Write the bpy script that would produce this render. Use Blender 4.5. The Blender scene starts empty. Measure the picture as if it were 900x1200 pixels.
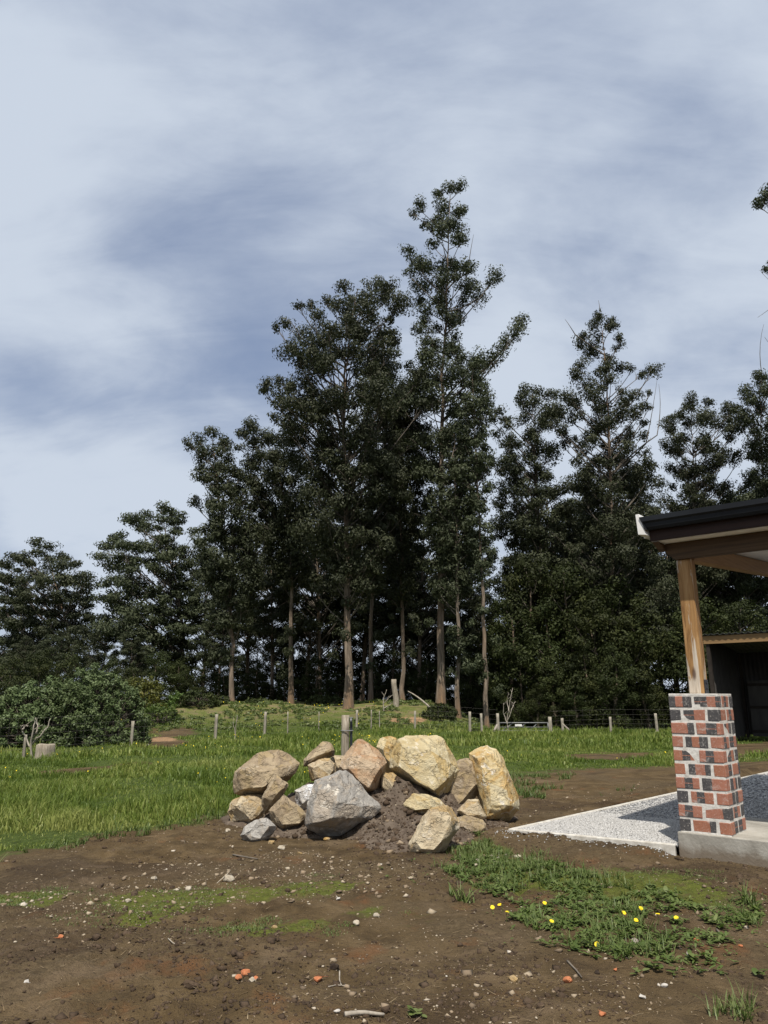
import bpy, bmesh, math, random
import numpy as np
from mathutils import Vector, noise as mnoise

# ------------------------------------------------------------------ camera, sky, sun, exposure
scene = bpy.context.scene
FPX, PITCH, EYE = 867.0, math.radians(14.2), 1.43
cam_data = bpy.data.cameras.new('camera')
cam_data.sensor_fit = 'VERTICAL'; cam_data.sensor_height = 36.0
cam_data.lens = 36.0 * FPX / 1200.0
cam_data.clip_start = 0.05; cam_data.clip_end = 6000
cam = bpy.data.objects.new('camera', cam_data)
scene.collection.objects.link(cam)
cam.location = (0, 0, EYE); cam.rotation_euler = (math.pi/2 + PITCH, 0, 0)
scene.camera = cam

SUN_EL = math.radians(61.1)
SHADOW_AZ = (0.057, 0.998)
sun_data = bpy.data.lights.new('sun', 'SUN')
sun_data.energy = 4.8; sun_data.angle = math.radians(0.6); sun_data.color = (1.0, 0.945, 0.86)
sun = bpy.data.objects.new('sun', sun_data); scene.collection.objects.link(sun)
sun.rotation_euler = Vector((SHADOW_AZ[0]*math.cos(SUN_EL), SHADOW_AZ[1]*math.cos(SUN_EL), -math.sin(SUN_EL))).to_track_quat('-Z', 'Y').to_euler()
sun.location = (0, -20, 40)

world = bpy.data.worlds.new('World'); scene.world = world; world.use_nodes = True
wn, wl = world.node_tree.nodes, world.node_tree.links
wn.clear()
w_out = wn.new('ShaderNodeOutputWorld'); w_bg = wn.new('ShaderNodeBackground'); w_bg.inputs['Strength'].default_value = 0.1
w_sky = wn.new('ShaderNodeTexSky'); w_sky.sky_type = 'NISHITA'; w_sky.sun_disc = False
w_sky.sun_elevation = SUN_EL; w_sky.sun_rotation = math.pi
w_sky.air_density = 1.0; w_sky.dust_density = 1.5; w_sky.ozone_density = 1.2
w_tc = wn.new('ShaderNodeTexCoord')
w_sep = wn.new('ShaderNodeSeparateXYZ'); wl.new(w_tc.outputs['Generated'], w_sep.inputs[0])
w_z = wn.new('ShaderNodeMath'); w_z.operation = 'MAXIMUM'; w_z.inputs[1].default_value = 0.0; wl.new(w_sep.outputs['Z'], w_z.inputs[0])
w_za = wn.new('ShaderNodeMath'); w_za.operation = 'ADD'; w_za.inputs[1].default_value = 0.45; wl.new(w_z.outputs[0], w_za.inputs[0])
w_dx = wn.new('ShaderNodeMath'); w_dx.operation = 'DIVIDE'; wl.new(w_sep.outputs['X'], w_dx.inputs[0]); wl.new(w_za.outputs[0], w_dx.inputs[1])
w_dy = wn.new('ShaderNodeMath'); w_dy.operation = 'DIVIDE'; wl.new(w_sep.outputs['Y'], w_dy.inputs[0]); wl.new(w_za.outputs[0], w_dy.inputs[1])
w_cmb = wn.new('ShaderNodeCombineXYZ'); wl.new(w_dx.outputs[0], w_cmb.inputs[0]); wl.new(w_dy.outputs[0], w_cmb.inputs[1])
def w_noise(scale, loc, detail, rough, dist, sc=(1, 1, 1), rot=0.0):
    m = wn.new('ShaderNodeMapping'); m.inputs['Location'].default_value = loc; m.inputs['Scale'].default_value = sc
    m.inputs['Rotation'].default_value = (0, 0, rot)
    wl.new(w_cmb.outputs[0], m.inputs[0])
    n = wn.new('ShaderNodeTexNoise'); n.inputs['Scale'].default_value = scale; n.inputs['Detail'].default_value = detail
    n.inputs['Roughness'].default_value = rough; n.inputs['Distortion'].default_value = dist
    wl.new(m.outputs[0], n.inputs['Vector']); return n
w_n1 = w_noise(1.7, (5.0, 6.0, 0.0), 5.0, 0.46, 0.25, (0.9, 1.15, 1), 0.5)     # where the veil is thick
w_n2 = w_noise(3.4, (4.1, 2.2, 4.0), 8.0, 0.56, 0.25, (0.8, 1.25, 1), 0.45)       # its own texture
w_add = wn.new('ShaderNodeMath'); w_add.operation = 'MULTIPLY_ADD'; w_add.inputs[1].default_value = 0.52
wl.new(w_n2.outputs['Fac'], w_add.inputs[0]); wl.new(w_n1.outputs['Fac'], w_add.inputs[2])
w_r1 = wn.new('ShaderNodeMapRange'); w_r1.inputs[1].default_value = 0.55; w_r1.inputs[2].default_value = 0.93; w_r1.interpolation_type = 'SMOOTHSTEP'
w_n3 = w_noise(7.5, (1.1, 3.7, 2.0), 9.0, 0.62, 0.9, (0.45, 1.6, 1), 0.62)      # fine fibres
w_add2 = wn.new('ShaderNodeMath'); w_add2.operation = 'MULTIPLY_ADD'; w_add2.inputs[1].default_value = 0.16
wl.new(w_n3.outputs['Fac'], w_add2.inputs[0]); wl.new(w_add.outputs[0], w_add2.inputs[2]); wl.new(w_add2.outputs[0], w_r1.inputs[0])
w_cr = wn.new('ShaderNodeValToRGB')          # grey-blue thin veil to pale thick cloud
w_cr.color_ramp.elements[0].position = 0.0; w_cr.color_ramp.elements[0].color = (2.5, 3.1, 4.5, 1)
w_cr.color_ramp.elements[1].position = 1.0; w_cr.color_ramp.elements[1].color = (5.25, 5.85, 6.75, 1)
wl.new(w_r1.outputs[0], w_cr.inputs[0])
w_mix = wn.new('ShaderNodeMix'); w_mix.data_type = 'RGBA'
w_f = wn.new('ShaderNodeMath'); w_f.operation = 'MULTIPLY_ADD'; w_f.inputs[1].default_value = 0.35; w_f.inputs[2].default_value = 0.62
wl.new(w_r1.outputs[0], w_f.inputs[0]); wl.new(w_f.outputs[0], w_mix.inputs[0])
wl.new(w_sky.outputs[0], w_mix.inputs[6]); wl.new(w_cr.outputs[0], w_mix.inputs[7])
wl.new(w_mix.outputs[2], w_bg.inputs['Color']); wl.new(w_bg.outputs[0], w_out.inputs[0])

scene.view_settings.view_transform = 'Standard'; scene.view_settings.look = 'None'
scene.view_settings.exposure = 0.22; scene.view_settings.gamma = 1.0; scene.view_settings.use_curve_mapping = False
scene.render.engine = 'CYCLES'
scene.cycles.max_bounces = 5; scene.cycles.diffuse_bounces = 3; scene.cycles.glossy_bounces = 2
scene.cycles.transmission_bounces = 3; scene.cycles.transparent_max_bounces = 4
scene.cycles.caustics_reflective = False; scene.cycles.caustics_refractive = False
scene.cycles.use_denoising = True

# ------------------------------------------------------------------ helpers: picture to place
SP, CP = math.sin(PITCH), math.cos(PITCH)
def ray(px, py):
    xc = (px-450)/FPX; yc = (600-py)/FPX
    return np.array([xc, CP - yc*SP, SP + yc*CP])
def G(px, py, z=0.0):
    d = ray(px, py); return np.array([0, 0, EYE]) + d*(z-EYE)/d[2]
def P(px, py, Y):
    d = ray(px, py); return np.array([0, 0, EYE]) + d*Y/d[1]
def mpp(py, Y):
    return Y/ray(450, py)[1]/FPX          # metres per photo pixel at forward distance Y

# ------------------------------------------------------------------ helpers: noise
def _hash(ix, iy, iz, seed):
    h = (ix*374761393 + iy*668265263 + iz*2147483647 + seed*974634521) & 0xFFFFFFFF
    h = ((h ^ (h >> 13))*1274126177) & 0xFFFFFFFF
    h = ((h ^ (h >> 16))*2246822519) & 0xFFFFFFFF
    return ((h ^ (h >> 15)) & 0xFFFFFF)/float(0xFFFFFF)
def vnoise(x, y, z=None, seed=0):
    x = np.asarray(x, float); y = np.asarray(y, float)
    xi = np.floor(x).astype(np.int64); yi = np.floor(y).astype(np.int64)
    fx, fy = x-xi, y-yi
    fx = fx*fx*(3-2*fx); fy = fy*fy*(3-2*fy)
    def plane(zi):
        h00 = _hash(xi, yi, zi, seed); h10 = _hash(xi+1, yi, zi, seed); h01 = _hash(xi, yi+1, zi, seed); h11 = _hash(xi+1, yi+1, zi, seed)
        a = h00+(h10-h00)*fx; return a+(h01+(h11-h01)*fx-a)*fy
    if z is None: return plane(0)*2-1
    z = np.asarray(z, float); zi = np.floor(z).astype(np.int64); fz = z-zi; fz = fz*fz*(3-2*fz)
    p = plane(zi); return (p+(plane(zi+1)-p)*fz)*2-1
def fbm(x, y, z=None, oct=4, seed=0, gain=0.5):
    s, a, f = 0, 1.0, 1.0
    for i in range(oct):
        s = s + a*vnoise(np.asarray(x)*f, np.asarray(y)*f, None if z is None else np.asarray(z)*f, seed+i*17); a *= gain; f *= 2.03
    return s
def sstep(a, b, x):
    t = np.clip((np.asarray(x, float)-a)/(b-a), 0, 1); return t*t*(3-2*t)
def inpoly(x, y, poly):
    x = np.asarray(x, float); y = np.asarray(y, float); r = np.zeros(x.shape, bool); n = len(poly)
    for i in range(n):
        x1, y1 = poly[i][:2]; x2, y2 = poly[(i+1) % n][:2]
        if y1 == y2: continue
        c = ((y1 > y) != (y2 > y)) & (x < (x2-x1)*(y-y1)/(y2-y1) + x1)
        r ^= c
    return r

# ------------------------------------------------------------------ helpers: objects and meshes
COL = scene.collection
def tag(o, label=None, cat=None, group=None, kind=None):
    if label: o['label'] = label
    if cat: o['category'] = cat
    if group: o['group'] = group
    if kind: o['kind'] = kind
    return o
def link(name, me, mat=None, parent=None):
    o = bpy.data.objects.new(name, me); COL.objects.link(o)
    if mat is not None and me is not None and not me.materials: me.materials.append(mat)
    if parent is not None: o.parent = parent
    return o
def empty(name, loc=(0, 0, 0), rz=0.0):
    o = bpy.data.objects.new(name, None); COL.objects.link(o); o.location = loc; o.rotation_euler = (0, 0, rz)
    o.empty_display_size = 0.2
    return o
def np_mesh(name, verts, faces, mat=None, tint=None, smooth=False, attrs=None):
    """verts (n,3); faces (m,k) array of equal size polygons, or list of such arrays."""
    if not isinstance(faces, list): faces = [faces]
    faces = [np.asarray(f, np.int32) for f in faces if len(f)]
    verts = np.asarray(verts, np.float32)
    me = bpy.data.meshes.new(name)
    me.vertices.add(len(verts)); me.vertices.foreach_set('co', verts.ravel())
    loops = np.concatenate([f.ravel() for f in faces])
    sizes = np.concatenate([np.full(len(f), f.shape[1], np.int32) for f in faces])
    starts = np.concatenate([[0], np.cumsum(sizes)[:-1]]).astype(np.int32)
    me.loops.add(len(loops)); me.loops.foreach_set('vertex_index', loops)
    me.polygons.add(len(sizes)); me.polygons.foreach_set('loop_start', starts)
    if smooth: me.polygons.foreach_set('use_smooth', np.ones(len(sizes), bool))
    me.update(calc_edges=True)
    if tint is not None:
        a = me.attributes.new('tint', 'FLOAT', 'POINT'); a.data.foreach_set('value', np.asarray(tint, np.float32))
    for k, v in (attrs or {}).items():
        a = me.attributes.new(k, 'FLOAT', 'POINT'); a.data.foreach_set('value', np.asarray(v, np.float32))
    if mat is not None: me.materials.append(mat)
    return me
BOXF = np.array([[0, 3, 2, 1], [4, 5, 6, 7], [0, 1, 5, 4], [1, 2, 6, 5], [2, 3, 7, 6], [3, 0, 4, 7]])
def box_verts(x0, x1, y0, y1, z0, z1):
    return np.array([[x0, y0, z0], [x1, y0, z0], [x1, y1, z0], [x0, y1, z0], [x0, y0, z1], [x1, y0, z1], [x1, y1, z1], [x0, y1, z1]], float)
def bevel_box(name, x0, x1, y0, y1, z0, z1, mat, bev=0.004, parent=None, seg=2, jitter=0.0, rng=None, cuts=0):
    bm = bmesh.new()
    vs = [bm.verts.new(v) for v in box_verts(x0, x1, y0, y1, z0, z1)]
    for f in BOXF: bm.faces.new([vs[i] for i in f])
    if jitter:
        for v in vs: v.co += Vector([(rng.random()-.5)*2*jitter for _ in range(3)])
    if bev: bmesh.ops.bevel(bm, geom=list(bm.edges), offset=bev, segments=seg, affect='EDGES', profile=0.5)
    if cuts: bmesh.ops.subdivide_edges(bm, edges=[e for e in bm.edges if e.calc_length() > 0.2], cuts=cuts, use_grid_fill=True)
    me = bpy.data.meshes.new(name); bm.to_mesh(me); bm.free()
    return link(name, me, mat, parent)
def tube(pts, radii, sides=6, cap=False):
    pts = np.asarray(pts, float); n = len(pts); radii = np.asarray(radii, float)
    t = np.gradient(pts, axis=0); t /= np.linalg.norm(t, axis=1, keepdims=True)+1e-9
    ref = np.where(np.abs(t[:, 2:3]) > 0.9, np.array([[1., 0, 0]]), np.array([[0, 0, 1.]]))
    a = np.cross(t, ref); a /= np.linalg.norm(a, axis=1, keepdims=True)+1e-9
    for i in range(1, n):                                    # keep the frame from twisting
        b = a[i-1] - t[i]*np.dot(a[i-1], t[i]); nb = np.linalg.norm(b)
        if nb > 1e-6: a[i] = b/nb
    b = np.cross(t, a)
    ang = np.linspace(0, 2*math.pi, sides, endpoint=False)
    v = pts[:, None, :] + radii[:, None, None]*(a[:, None, :]*np.cos(ang)[None, :, None] + b[:, None, :]*np.sin(ang)[None, :, None])
    v = v.reshape(-1, 3)
    i = np.arange(n-1)[:, None]*sides; j = np.arange(sides)[None, :]; k = (j+1) % sides
    f = np.stack([i+j, i+k, i+sides+k, i+sides+j], -1).reshape(-1, 4)
    if cap:
        c0, c1 = len(v), len(v)+1
        v = np.vstack([v, pts[0], pts[-1]])
        jj = np.arange(sides); kk = (jj+1) % sides
        f = np.vstack([f, np.stack([np.full(sides, c0), kk, jj, jj], -1)*1])
        f = f[:-sides]
        tri = np.vstack([np.stack([np.full(sides, c0), kk, jj], -1), np.stack([np.full(sides, c1), (n-1)*sides+jj, (n-1)*sides+kk], -1)])
        return v, f, tri
    return v, f
class Bag:
    """collects verts and faces, builds one mesh object"""
    def __init__(s): s.v = []; s.q = []; s.t = []; s.n = 0; s.tint = []
    def add(s, v, q=None, t=None, tint=0.5):
        if q is not None and len(q): s.q.append(np.asarray(q)+s.n)
        if t is not None and len(t): s.t.append(np.asarray(t)+s.n)
        s.v.append(np.asarray(v, float)); s.n += len(v)
        s.tint.append(np.broadcast_to(np.asarray(tint, float), (len(v),)))
    def tube(s, pts, radii, sides=6, cap=False, tint=0.5):
        r = tube(pts, radii, sides, cap)
        s.add(r[0], r[1], r[2] if cap else None, tint)
    def box(s, *a): s.add(box_verts(*a), BOXF)
    def build(s, name, mat, parent=None, smooth=False):
        fs = []
        if s.q: fs.append(np.vstack(s.q))
        if s.t: fs.append(np.vstack(s.t))
        me = np_mesh(name, np.vstack(s.v), fs, mat, np.concatenate(s.tint), smooth)
        return link(name, me, None, parent)
def bez(p0, p1, p2, n):
    t = np.linspace(0, 1, n)[:, None]
    return (1-t)**2*np.asarray(p0, float) + 2*t*(1-t)*np.asarray(p1, float) + t*t*np.asarray(p2, float)

# ------------------------------------------------------------------ helpers: materials
class NT:
    def __init__(s, name):
        s.m = bpy.data.materials.new(name); s.m.use_nodes = True; s.t = s.m.node_tree; s.n = s.t.nodes; s.l = s.t.links
        s.b = s.n['Principled BSDF']; s.out = s.n['Material Output']
    def node(s, typ, **kw):
        n = s.n.new(typ)
        for k, v in kw.items(): setattr(n, k, v)
        return n
    def coord(s, which='Object', scale=(1, 1, 1), rot=(0, 0, 0), loc=(0, 0, 0)):
        if which == 'Position': src = s.node('ShaderNodeNewGeometry').outputs['Position']
        else: src = s.node('ShaderNodeTexCoord').outputs[which]
        m = s.node('ShaderNodeMapping'); m.inputs['Scale'].default_value = scale; m.inputs['Rotation'].default_value = rot; m.inputs['Location'].default_value = loc
        s.l.new(src, m.inputs[0]); return m.outputs[0]
    def noise(s, vec, scale, detail=4, rough=0.55, dist=0.0):
        n = s.node('ShaderNodeTexNoise'); n.inputs['Scale'].default_value = scale; n.inputs['Detail'].default_value = detail
        n.inputs['Roughness'].default_value = rough; n.inputs['Distortion'].default_value = dist
        s.l.new(vec, n.inputs['Vector']); return n.outputs['Fac']
    def voro(s, vec, scale, feature='F1', out='Distance'):
        n = s.node('ShaderNodeTexVoronoi', feature=feature); n.inputs['Scale'].default_value = scale
        s.l.new(vec, n.inputs['Vector']); return n.outputs[out]
    def ramp(s, fac, stops, interp='LINEAR'):
        n = s.node('ShaderNodeValToRGB'); e = n.color_ramp; e.interpolation = interp
        while len(e.elements) < len(stops): e.elements.new(0.5)
        for el, (p, c) in zip(e.elements, stops):
            el.position = p; el.color = (c if len(c) == 4 else (*c, 1)) if hasattr(c, '__len__') else (c, c, c, 1)
        s.l.new(fac, n.inputs[0]); return n.outputs[0]
    def mix(s, fac, a, b, blend='MIX'):
        n = s.node('ShaderNodeMix', data_type='RGBA', blend_type=blend)
        for i, x in ((0, fac), (6, a), (7, b)):
            if isinstance(x, (int, float)): n.inputs[i].default_value = x if i == 0 else (x, x, x, 1)
            elif isinstance(x, tuple): n.inputs[i].default_value = (*x, 1) if len(x) == 3 else x
            else: s.l.new(x, n.inputs[i])
        return n.outputs[2]
    def math(s, op, a, b=None, c=None, clamp=False):
        n = s.node('ShaderNodeMath', operation=op, use_clamp=clamp)
        for i, x in enumerate((a, b, c)):
            if x is None: continue
            if isinstance(x, (int, float)): n.inputs[i].default_value = x
            else: s.l.new(x, n.inputs[i])
        return n.outputs[0]
    def rng(s, x, a, b, c=0.0, d=1.0):
        n = s.node('ShaderNodeMapRange', interpolation_type='SMOOTHSTEP'); s.l.new(x, n.inputs[0])
        for i, v in enumerate((a, b, c, d)): n.inputs[i+1].default_value = v
        return n.outputs[0]
    def attr(s, name, out='Fac'):
        n = s.node('ShaderNodeAttribute', attribute_name=name); return n.outputs[out]
    def rand(s): return s.node('ShaderNodeObjectInfo').outputs['Random']
    def bump(s, h, strength=0.5, dist=0.02):
        n = s.node('ShaderNodeBump'); n.inputs['Strength'].default_value = strength; n.inputs['Distance'].default_value = dist
        s.l.new(h, n.inputs['Height']); s.l.new(n.outputs[0], s.b.inputs['Normal']); return n.outputs[0]
    def done(s, col=None, rough=0.8, spec=0.3, metal=0.0):
        if col is not None:
            if isinstance(col, tuple): s.b.inputs['Base Color'].default_value = (*col, 1)
            else: s.l.new(col, s.b.inputs['Base Color'])
        if isinstance(rough, (int, float)): s.b.inputs['Roughness'].default_value = rough
        else: s.l.new(rough, s.b.inputs['Roughness'])
        s.b.inputs['Specular IOR Level'].default_value = spec; s.b.inputs['Metallic'].default_value = metal
        return s.m

def leaf_mat(name, dark, mid, light, rough=0.5, spec=0.35, trans=0.25, tcol=None):
    k = NT(name)
    c = k.ramp(k.attr('tint'), [(0.0, dark), (0.5, mid), (1.0, light)])
    r = k.rand()
    hs = k.node('ShaderNodeHueSaturation'); k.l.new(c, hs.inputs['Color']); k.l.new(k.rng(r, 0, 1, 0.82, 1.18), hs.inputs['Value']); k.l.new(k.rng(r, 0, 1, 0.49, 0.51), hs.inputs['Hue'])
    k.done(hs.outputs[0], rough, spec)
    tr = k.node('ShaderNodeBsdfTranslucent')
    k.l.new(k.mix(0.5, hs.outputs[0], tcol or mid), tr.inputs['Color'])
    mx = k.node('ShaderNodeMixShader'); mx.inputs[0].default_value = trans
    k.l.new(k.b.outputs[0], mx.inputs[1]); k.l.new(tr.outputs[0], mx.inputs[2]); k.l.new(mx.outputs[0], k.out.inputs[0])
    return k.m

M = {}
M['gum_leaf'] = leaf_mat('gum_leaf', (0.028, 0.034, 0.017), (0.050, 0.058, 0.029), (0.088, 0.096, 0.052), 0.6, 0.18, 0.15, (0.06, 0.09, 0.03))
M['under_leaf'] = leaf_mat('under_leaf', (0.018, 0.024, 0.008), (0.036, 0.045, 0.014), (0.072, 0.078, 0.024), 0.65, 0.15, 0.15, (0.07, 0.10, 0.02))
M['bush_leaf'] = leaf_mat('bush_leaf', (0.050, 0.070, 0.026), (0.092, 0.122, 0.045), (0.15, 0.18, 0.08), 0.55, 0.25, 0.18, (0.06, 0.10, 0.03))
M['yellow_leaf'] = leaf_mat('yellow_leaf', (0.05, 0.06, 0.015), (0.10, 0.105, 0.022), (0.19, 0.16, 0.03), 0.55, 0.3, 0.3, (0.15, 0.14, 0.02))
M['grass'] = leaf_mat('grass', (0.066, 0.102, 0.016), (0.142, 0.188, 0.031), (0.26, 0.275, 0.075), 0.5, 0.3, 0.35, (0.13, 0.18, 0.025))
M['weed'] = leaf_mat('weed', (0.050, 0.080, 0.018), (0.100, 0.145, 0.034), (0.18, 0.21, 0.075), 0.5, 0.3, 0.3, (0.09, 0.17, 0.02))
M['dry'] = leaf_mat('dry', (0.16, 0.11, 0.06), (0.28, 0.21, 0.12), (0.42, 0.34, 0.22), 0.8, 0.15, 0.2)

k = NT('gum_bark')
co = k.coord('Object', (5, 5, 0.40)); n1 = k.noise(co, 2.2, 7, 0.68, 0.9)
n2 = k.noise(k.coord('Object', (9, 9, 0.7)), 2.5, 5, 0.6)
n3 = k.noise(k.coord('Object', (0.6, 0.6, 0.12)), 1.0, 3)
c = k.ramp(n1, [(0.30, (0.055, 0.044, 0.034)), (0.47, (0.135, 0.105, 0.078)), (0.60, (0.25, 0.20, 0.15)), (0.75, (0.38, 0.325, 0.26))])
c = k.mix(k.rng(n3, 0.42, 0.62), c, k.ramp(n2, [(0.3, (0.10, 0.075, 0.055)), (0.7, (0.29, 0.18, 0.10))]))
k.bump(n1, 0.7, 0.06)
M['bark'] = k.done(c, 0.85, 0.2)
k = NT('branch_bark')
c = k.ramp(k.noise(k.coord('Object', (4, 4, 1)), 1.5, 4), [(0.3, (0.06, 0.05, 0.04)), (0.7, (0.17, 0.145, 0.115))])
M['limb'] = k.done(c, 0.8, 0.2)
k = NT('dead_wood')
c = k.ramp(k.noise(k.coord('Object', (6, 6, 1)), 3, 5), [(0.3, (0.20, 0.175, 0.14)), (0.7, (0.42, 0.37, 0.30))])
M['dead'] = k.done(c, 0.85, 0.2)

# ------------------------------------------------------------------ the ground: shape and cover
def mound(x, y):
    m = sstep(-15.0, -9.5, x)*(1-sstep(2.2, 6.0, x))*sstep(31.0, 38.5, y)
    return 1.25*m*(0.93+0.10*fbm(np.asarray(x)*0.35, np.asarray(y)*0.35, seed=5, oct=3))
def hz(x, y):
    x = np.asarray(x, float); y = np.asarray(y, float)
    near = 1-sstep(12, 20, y)
    h = 0.045*fbm(x*0.30, y*0.30, oct=3, seed=1)*sstep(9, 18, y) + 0.022*fbm(x*0.9, y*0.9, oct=3, seed=2)
    h = h + near*0.012*fbm(x*5, y*5, oct=3, seed=3)
    ax, ay = x-3.2030, y-7.3322
    lx, ly = ax*0.76154-ay*0.64812, ax*0.64812+ay*0.76154
    fe = -0.30+0.157*(lx+2.15)                                     # front edge of the gravel bed
    dl = np.maximum(np.maximum(-2.2-lx, fe-0.035-ly), 0.0); ins = (lx > -2.2) & (ly > fe-0.03)
    h = h*np.where(ins, 0.3, 1) + np.where(ins, -0.02, 0.066*(1-sstep(0.03, 0.75, dl))*(1-sstep(-0.75, -0.45, lx)))
    return h + mound(x, y)
def bumps(x, y):                     # clods and trodden soil, near ground only
    near = 1-sstep(11, 15, y)
    n = fbm(x*7, y*7, oct=2, seed=13); m = fbm(x*17, y*17, oct=3, seed=14, gain=0.6)
    return near*(0.011*n + 0.017*np.maximum(m, -0.25)*sstep(-0.5, 0.5, fbm(x*1.3, y*1.3, oct=2, seed=15)))
def poly_g(pts): return [tuple(G(a, b)[:2]) for a, b in pts]
FIELD = poly_g([(-260, 1050), (0, 1009), (60, 993), (120, 980), (200, 968), (272, 953), (345, 935), (470, 925), (560, 922), (612, 912), (650, 903), (705, 899), (780, 902), (870, 893), (940, 886)]) + [(40, 17), (160, 60), (400, 1500), (-400, 1500), (-400, 60), (-60, 10)]
BARE = [poly_g([(60, 903), (80, 897), (140, 894), (195, 894), (190, 899), (120, 904), (75, 908)]),
        poly_g([(95, 990), (130, 978), (165, 974), (168, 979), (130, 986), (100, 995)]),
        poly_g([(640, 886), (700, 882), (760, 880), (800, 883), (760, 887), (690, 890)]),
        poly_g([(830, 889), (860, 873), (950, 868), (980, 880), (900, 884)])]
SOILFACE = poly_g([(165, 876), (178, 864), (205, 858), (222, 860), (212, 870), (190, 876)])
MOSS = [poly_g([(-60, 1052), (0, 1042), (55, 1036), (82, 1040), (70, 1052), (30, 1062), (-40, 1072)]),
        poly_g([(88, 1066), (130, 1048), (190, 1040), (260, 1038), (330, 1030), (420, 1028), (400, 1046), (300, 1052), (220, 1064), (150, 1078), (100, 1078)]),
        poly_g([(225, 1092), (270, 1080), (330, 1070), (395, 1070), (400, 1084), (330, 1094), (260, 1100)]),
        poly_g([(400, 1076), (450, 1066), (500, 1072), (470, 1084)]),
        poly_g([(650, 1025), (760, 1018), (870, 1040), (860, 1066), (760, 1060), (680, 1042)]),
        poly_g([(540, 1003), (560, 990), (640, 1016), (720, 1038), (760, 1060), (640, 1060), (570, 1040)])]
WEEDS = poly_g([(516, 1000), (540, 985), (575, 987), (620, 1008), (665, 1022), (720, 1034), (775, 1044), (835, 1056), (868, 1066), (882, 1090), (850, 1096), (835, 1112), (790, 1110), (745, 1118), (700, 1112), (650, 1096), (612, 1090), (575, 1066), (548, 1042), (528, 1022)])
def warp(x, y, a=0.35, s=1.1):
    return x + a*fbm(x*s, y*s, oct=3, seed=31), y + a*fbm(x*s+9, y*s+4, oct=3, seed=32)
def soft(x, y, polys, a, s, n=6, r=0.16):
    x = np.asarray(x, float); y = np.asarray(y, float)
    m = np.zeros(np.shape(x)); wx, wy = warp(x, y, a, s)
    sc = r*np.clip(y/9.0, 0.6, 4)
    for p in polys:
        pp = np.array([q[:2] for q in p]); lo = pp.min(0)-2; hi = pp.max(0)+2
        sel = (x > lo[0]) & (x < hi[0]) & (y > lo[1]) & (y < hi[1])
        if not sel.any(): continue
        sx, sy, ss = wx[sel], wy[sel], sc[sel]; acc = np.zeros(len(sx))
        for i in range(n):
            th = 2*math.pi*i/n
            acc += inpoly(sx+ss*math.cos(th), sy+ss*math.sin(th), p)
        m[sel] = np.maximum(m[sel], acc/n)
    return m
def field_mask(x, y):
    m = soft(x, y, [FIELD], 0.34, 0.9, 8, 0.30)
    return m*(1-soft(x, y, BARE, 0.35, 0.8))*(1-soft(x, y, [SOILFACE], 0.6, 0.5))
def moss_mask(x, y):
    return soft(x, y, MOSS, 0.22, 1.6, 6, 0.12)

def graded(lo, hi, c0, c1, fine, grow):
    a = list(np.arange(c0, c1, fine)); s = fine; v = c1
    while v < hi: a.append(v); s *= grow; v += s
    a.append(hi); s = fine; v = c0-fine; b = []
    while v > lo: b.append(v); s *= grow; v -= s
    b.append(lo)
    return np.array(b[::-1]+a)
gx = graded(-3500, 3500, -3.6, 4.4, 0.027, 1.045); gy = graded(-60, 5000, 3.4, 10.6, 0.027, 1.035)
XX, YY = np.meshgrid(gx, gy)
ZZ = hz(XX, YY); fm = field_mask(XX, YY); mm = moss_mask(XX, YY)
ZZ = ZZ + bumps(XX, YY)*(1-0.5*fm)
ZZ = np.where(YY > 90, 0, ZZ)
nx, ny = len(gx), len(gy)
ii = (np.arange(ny-1)[:, None]*nx + np.arange(nx-1)[None, :]).ravel()
gf = np.stack([ii, ii+1, ii+nx+1, ii+nx], -1)
mound_m = np.clip(mound(XX, YY)/1.1, 0, 1)

k = NT('soil_and_turf')
pos = k.coord('Position')
n_big = k.noise(pos, 0.55, 4, 0.6); n_mid = k.noise(pos, 3.2, 6, 0.65, 0.4); n_fine = k.noise(pos, 26, 5, 0.7); n_grit = k.noise(pos, 95, 3, 0.6)
soil = k.ramp(n_mid, [(0.30, (0.054, 0.036, 0.018)), (0.50, (0.100, 0.068, 0.033)), (0.68, (0.152, 0.106, 0.056))])
soil = k.mix(k.rng(n_big, 0.42, 0.62), soil, k.ramp(n_fine, [(0.3, (0.058, 0.040, 0.021)), (0.72, (0.140, 0.102, 0.057))]))
n_red = k.noise(k.coord('Position', loc=(3, 8, 1)), 1.5, 5, 0.65)
soil = k.mix(k.rng(n_red, 0.58, 0.72, 0, 0.6), soil, (0.150, 0.064, 0.026))
soil = k.mix(k.rng(k.noise(k.coord('Position', (0.7, 1.5, 1), loc=(2.3, 0.4, 0)), 0.75, 5, 0.6, 0.8), 0.50, 0.66, 0, 0.62), soil, (0.040, 0.026, 0.016))
soil = k.mix(k.rng(k.noise(k.coord('Position', (0.8, 1.4, 1), loc=(8.3, 5.4, 0)), 1.1, 6, 0.65, 0.8), 0.54, 0.70, 0, 0.5), soil, (0.175, 0.125, 0.078))
soil = k.mix(k.rng(n_grit, 0.66, 0.74, 0, 0.6), soil, (0.26, 0.195, 0.13))
soil = k.mix(k.rng(k.noise(k.coord('Position', loc=(1, 2, 5)), 60, 2, 0.5), 0.34, 0.28, 0, 0.7), soil, (0.020, 0.013, 0.009))
moss = k.ramp(n_fine, [(0.3, (0.055, 0.070, 0.012)), (0.6, (0.115, 0.140, 0.022)), (0.8, (0.18, 0.19, 0.045))])
a_m = k.attr('moss'); a_f = k.attr('field')
mf = k.rng(k.math('ADD', a_m, k.math('MULTIPLY', k.math('SUBTRACT', k.noise(pos, 7, 6, 0.75), 0.5), 2.6)), 0.40, 1.05, 0, 0.80)
c = k.mix(mf, soil, moss)
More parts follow.
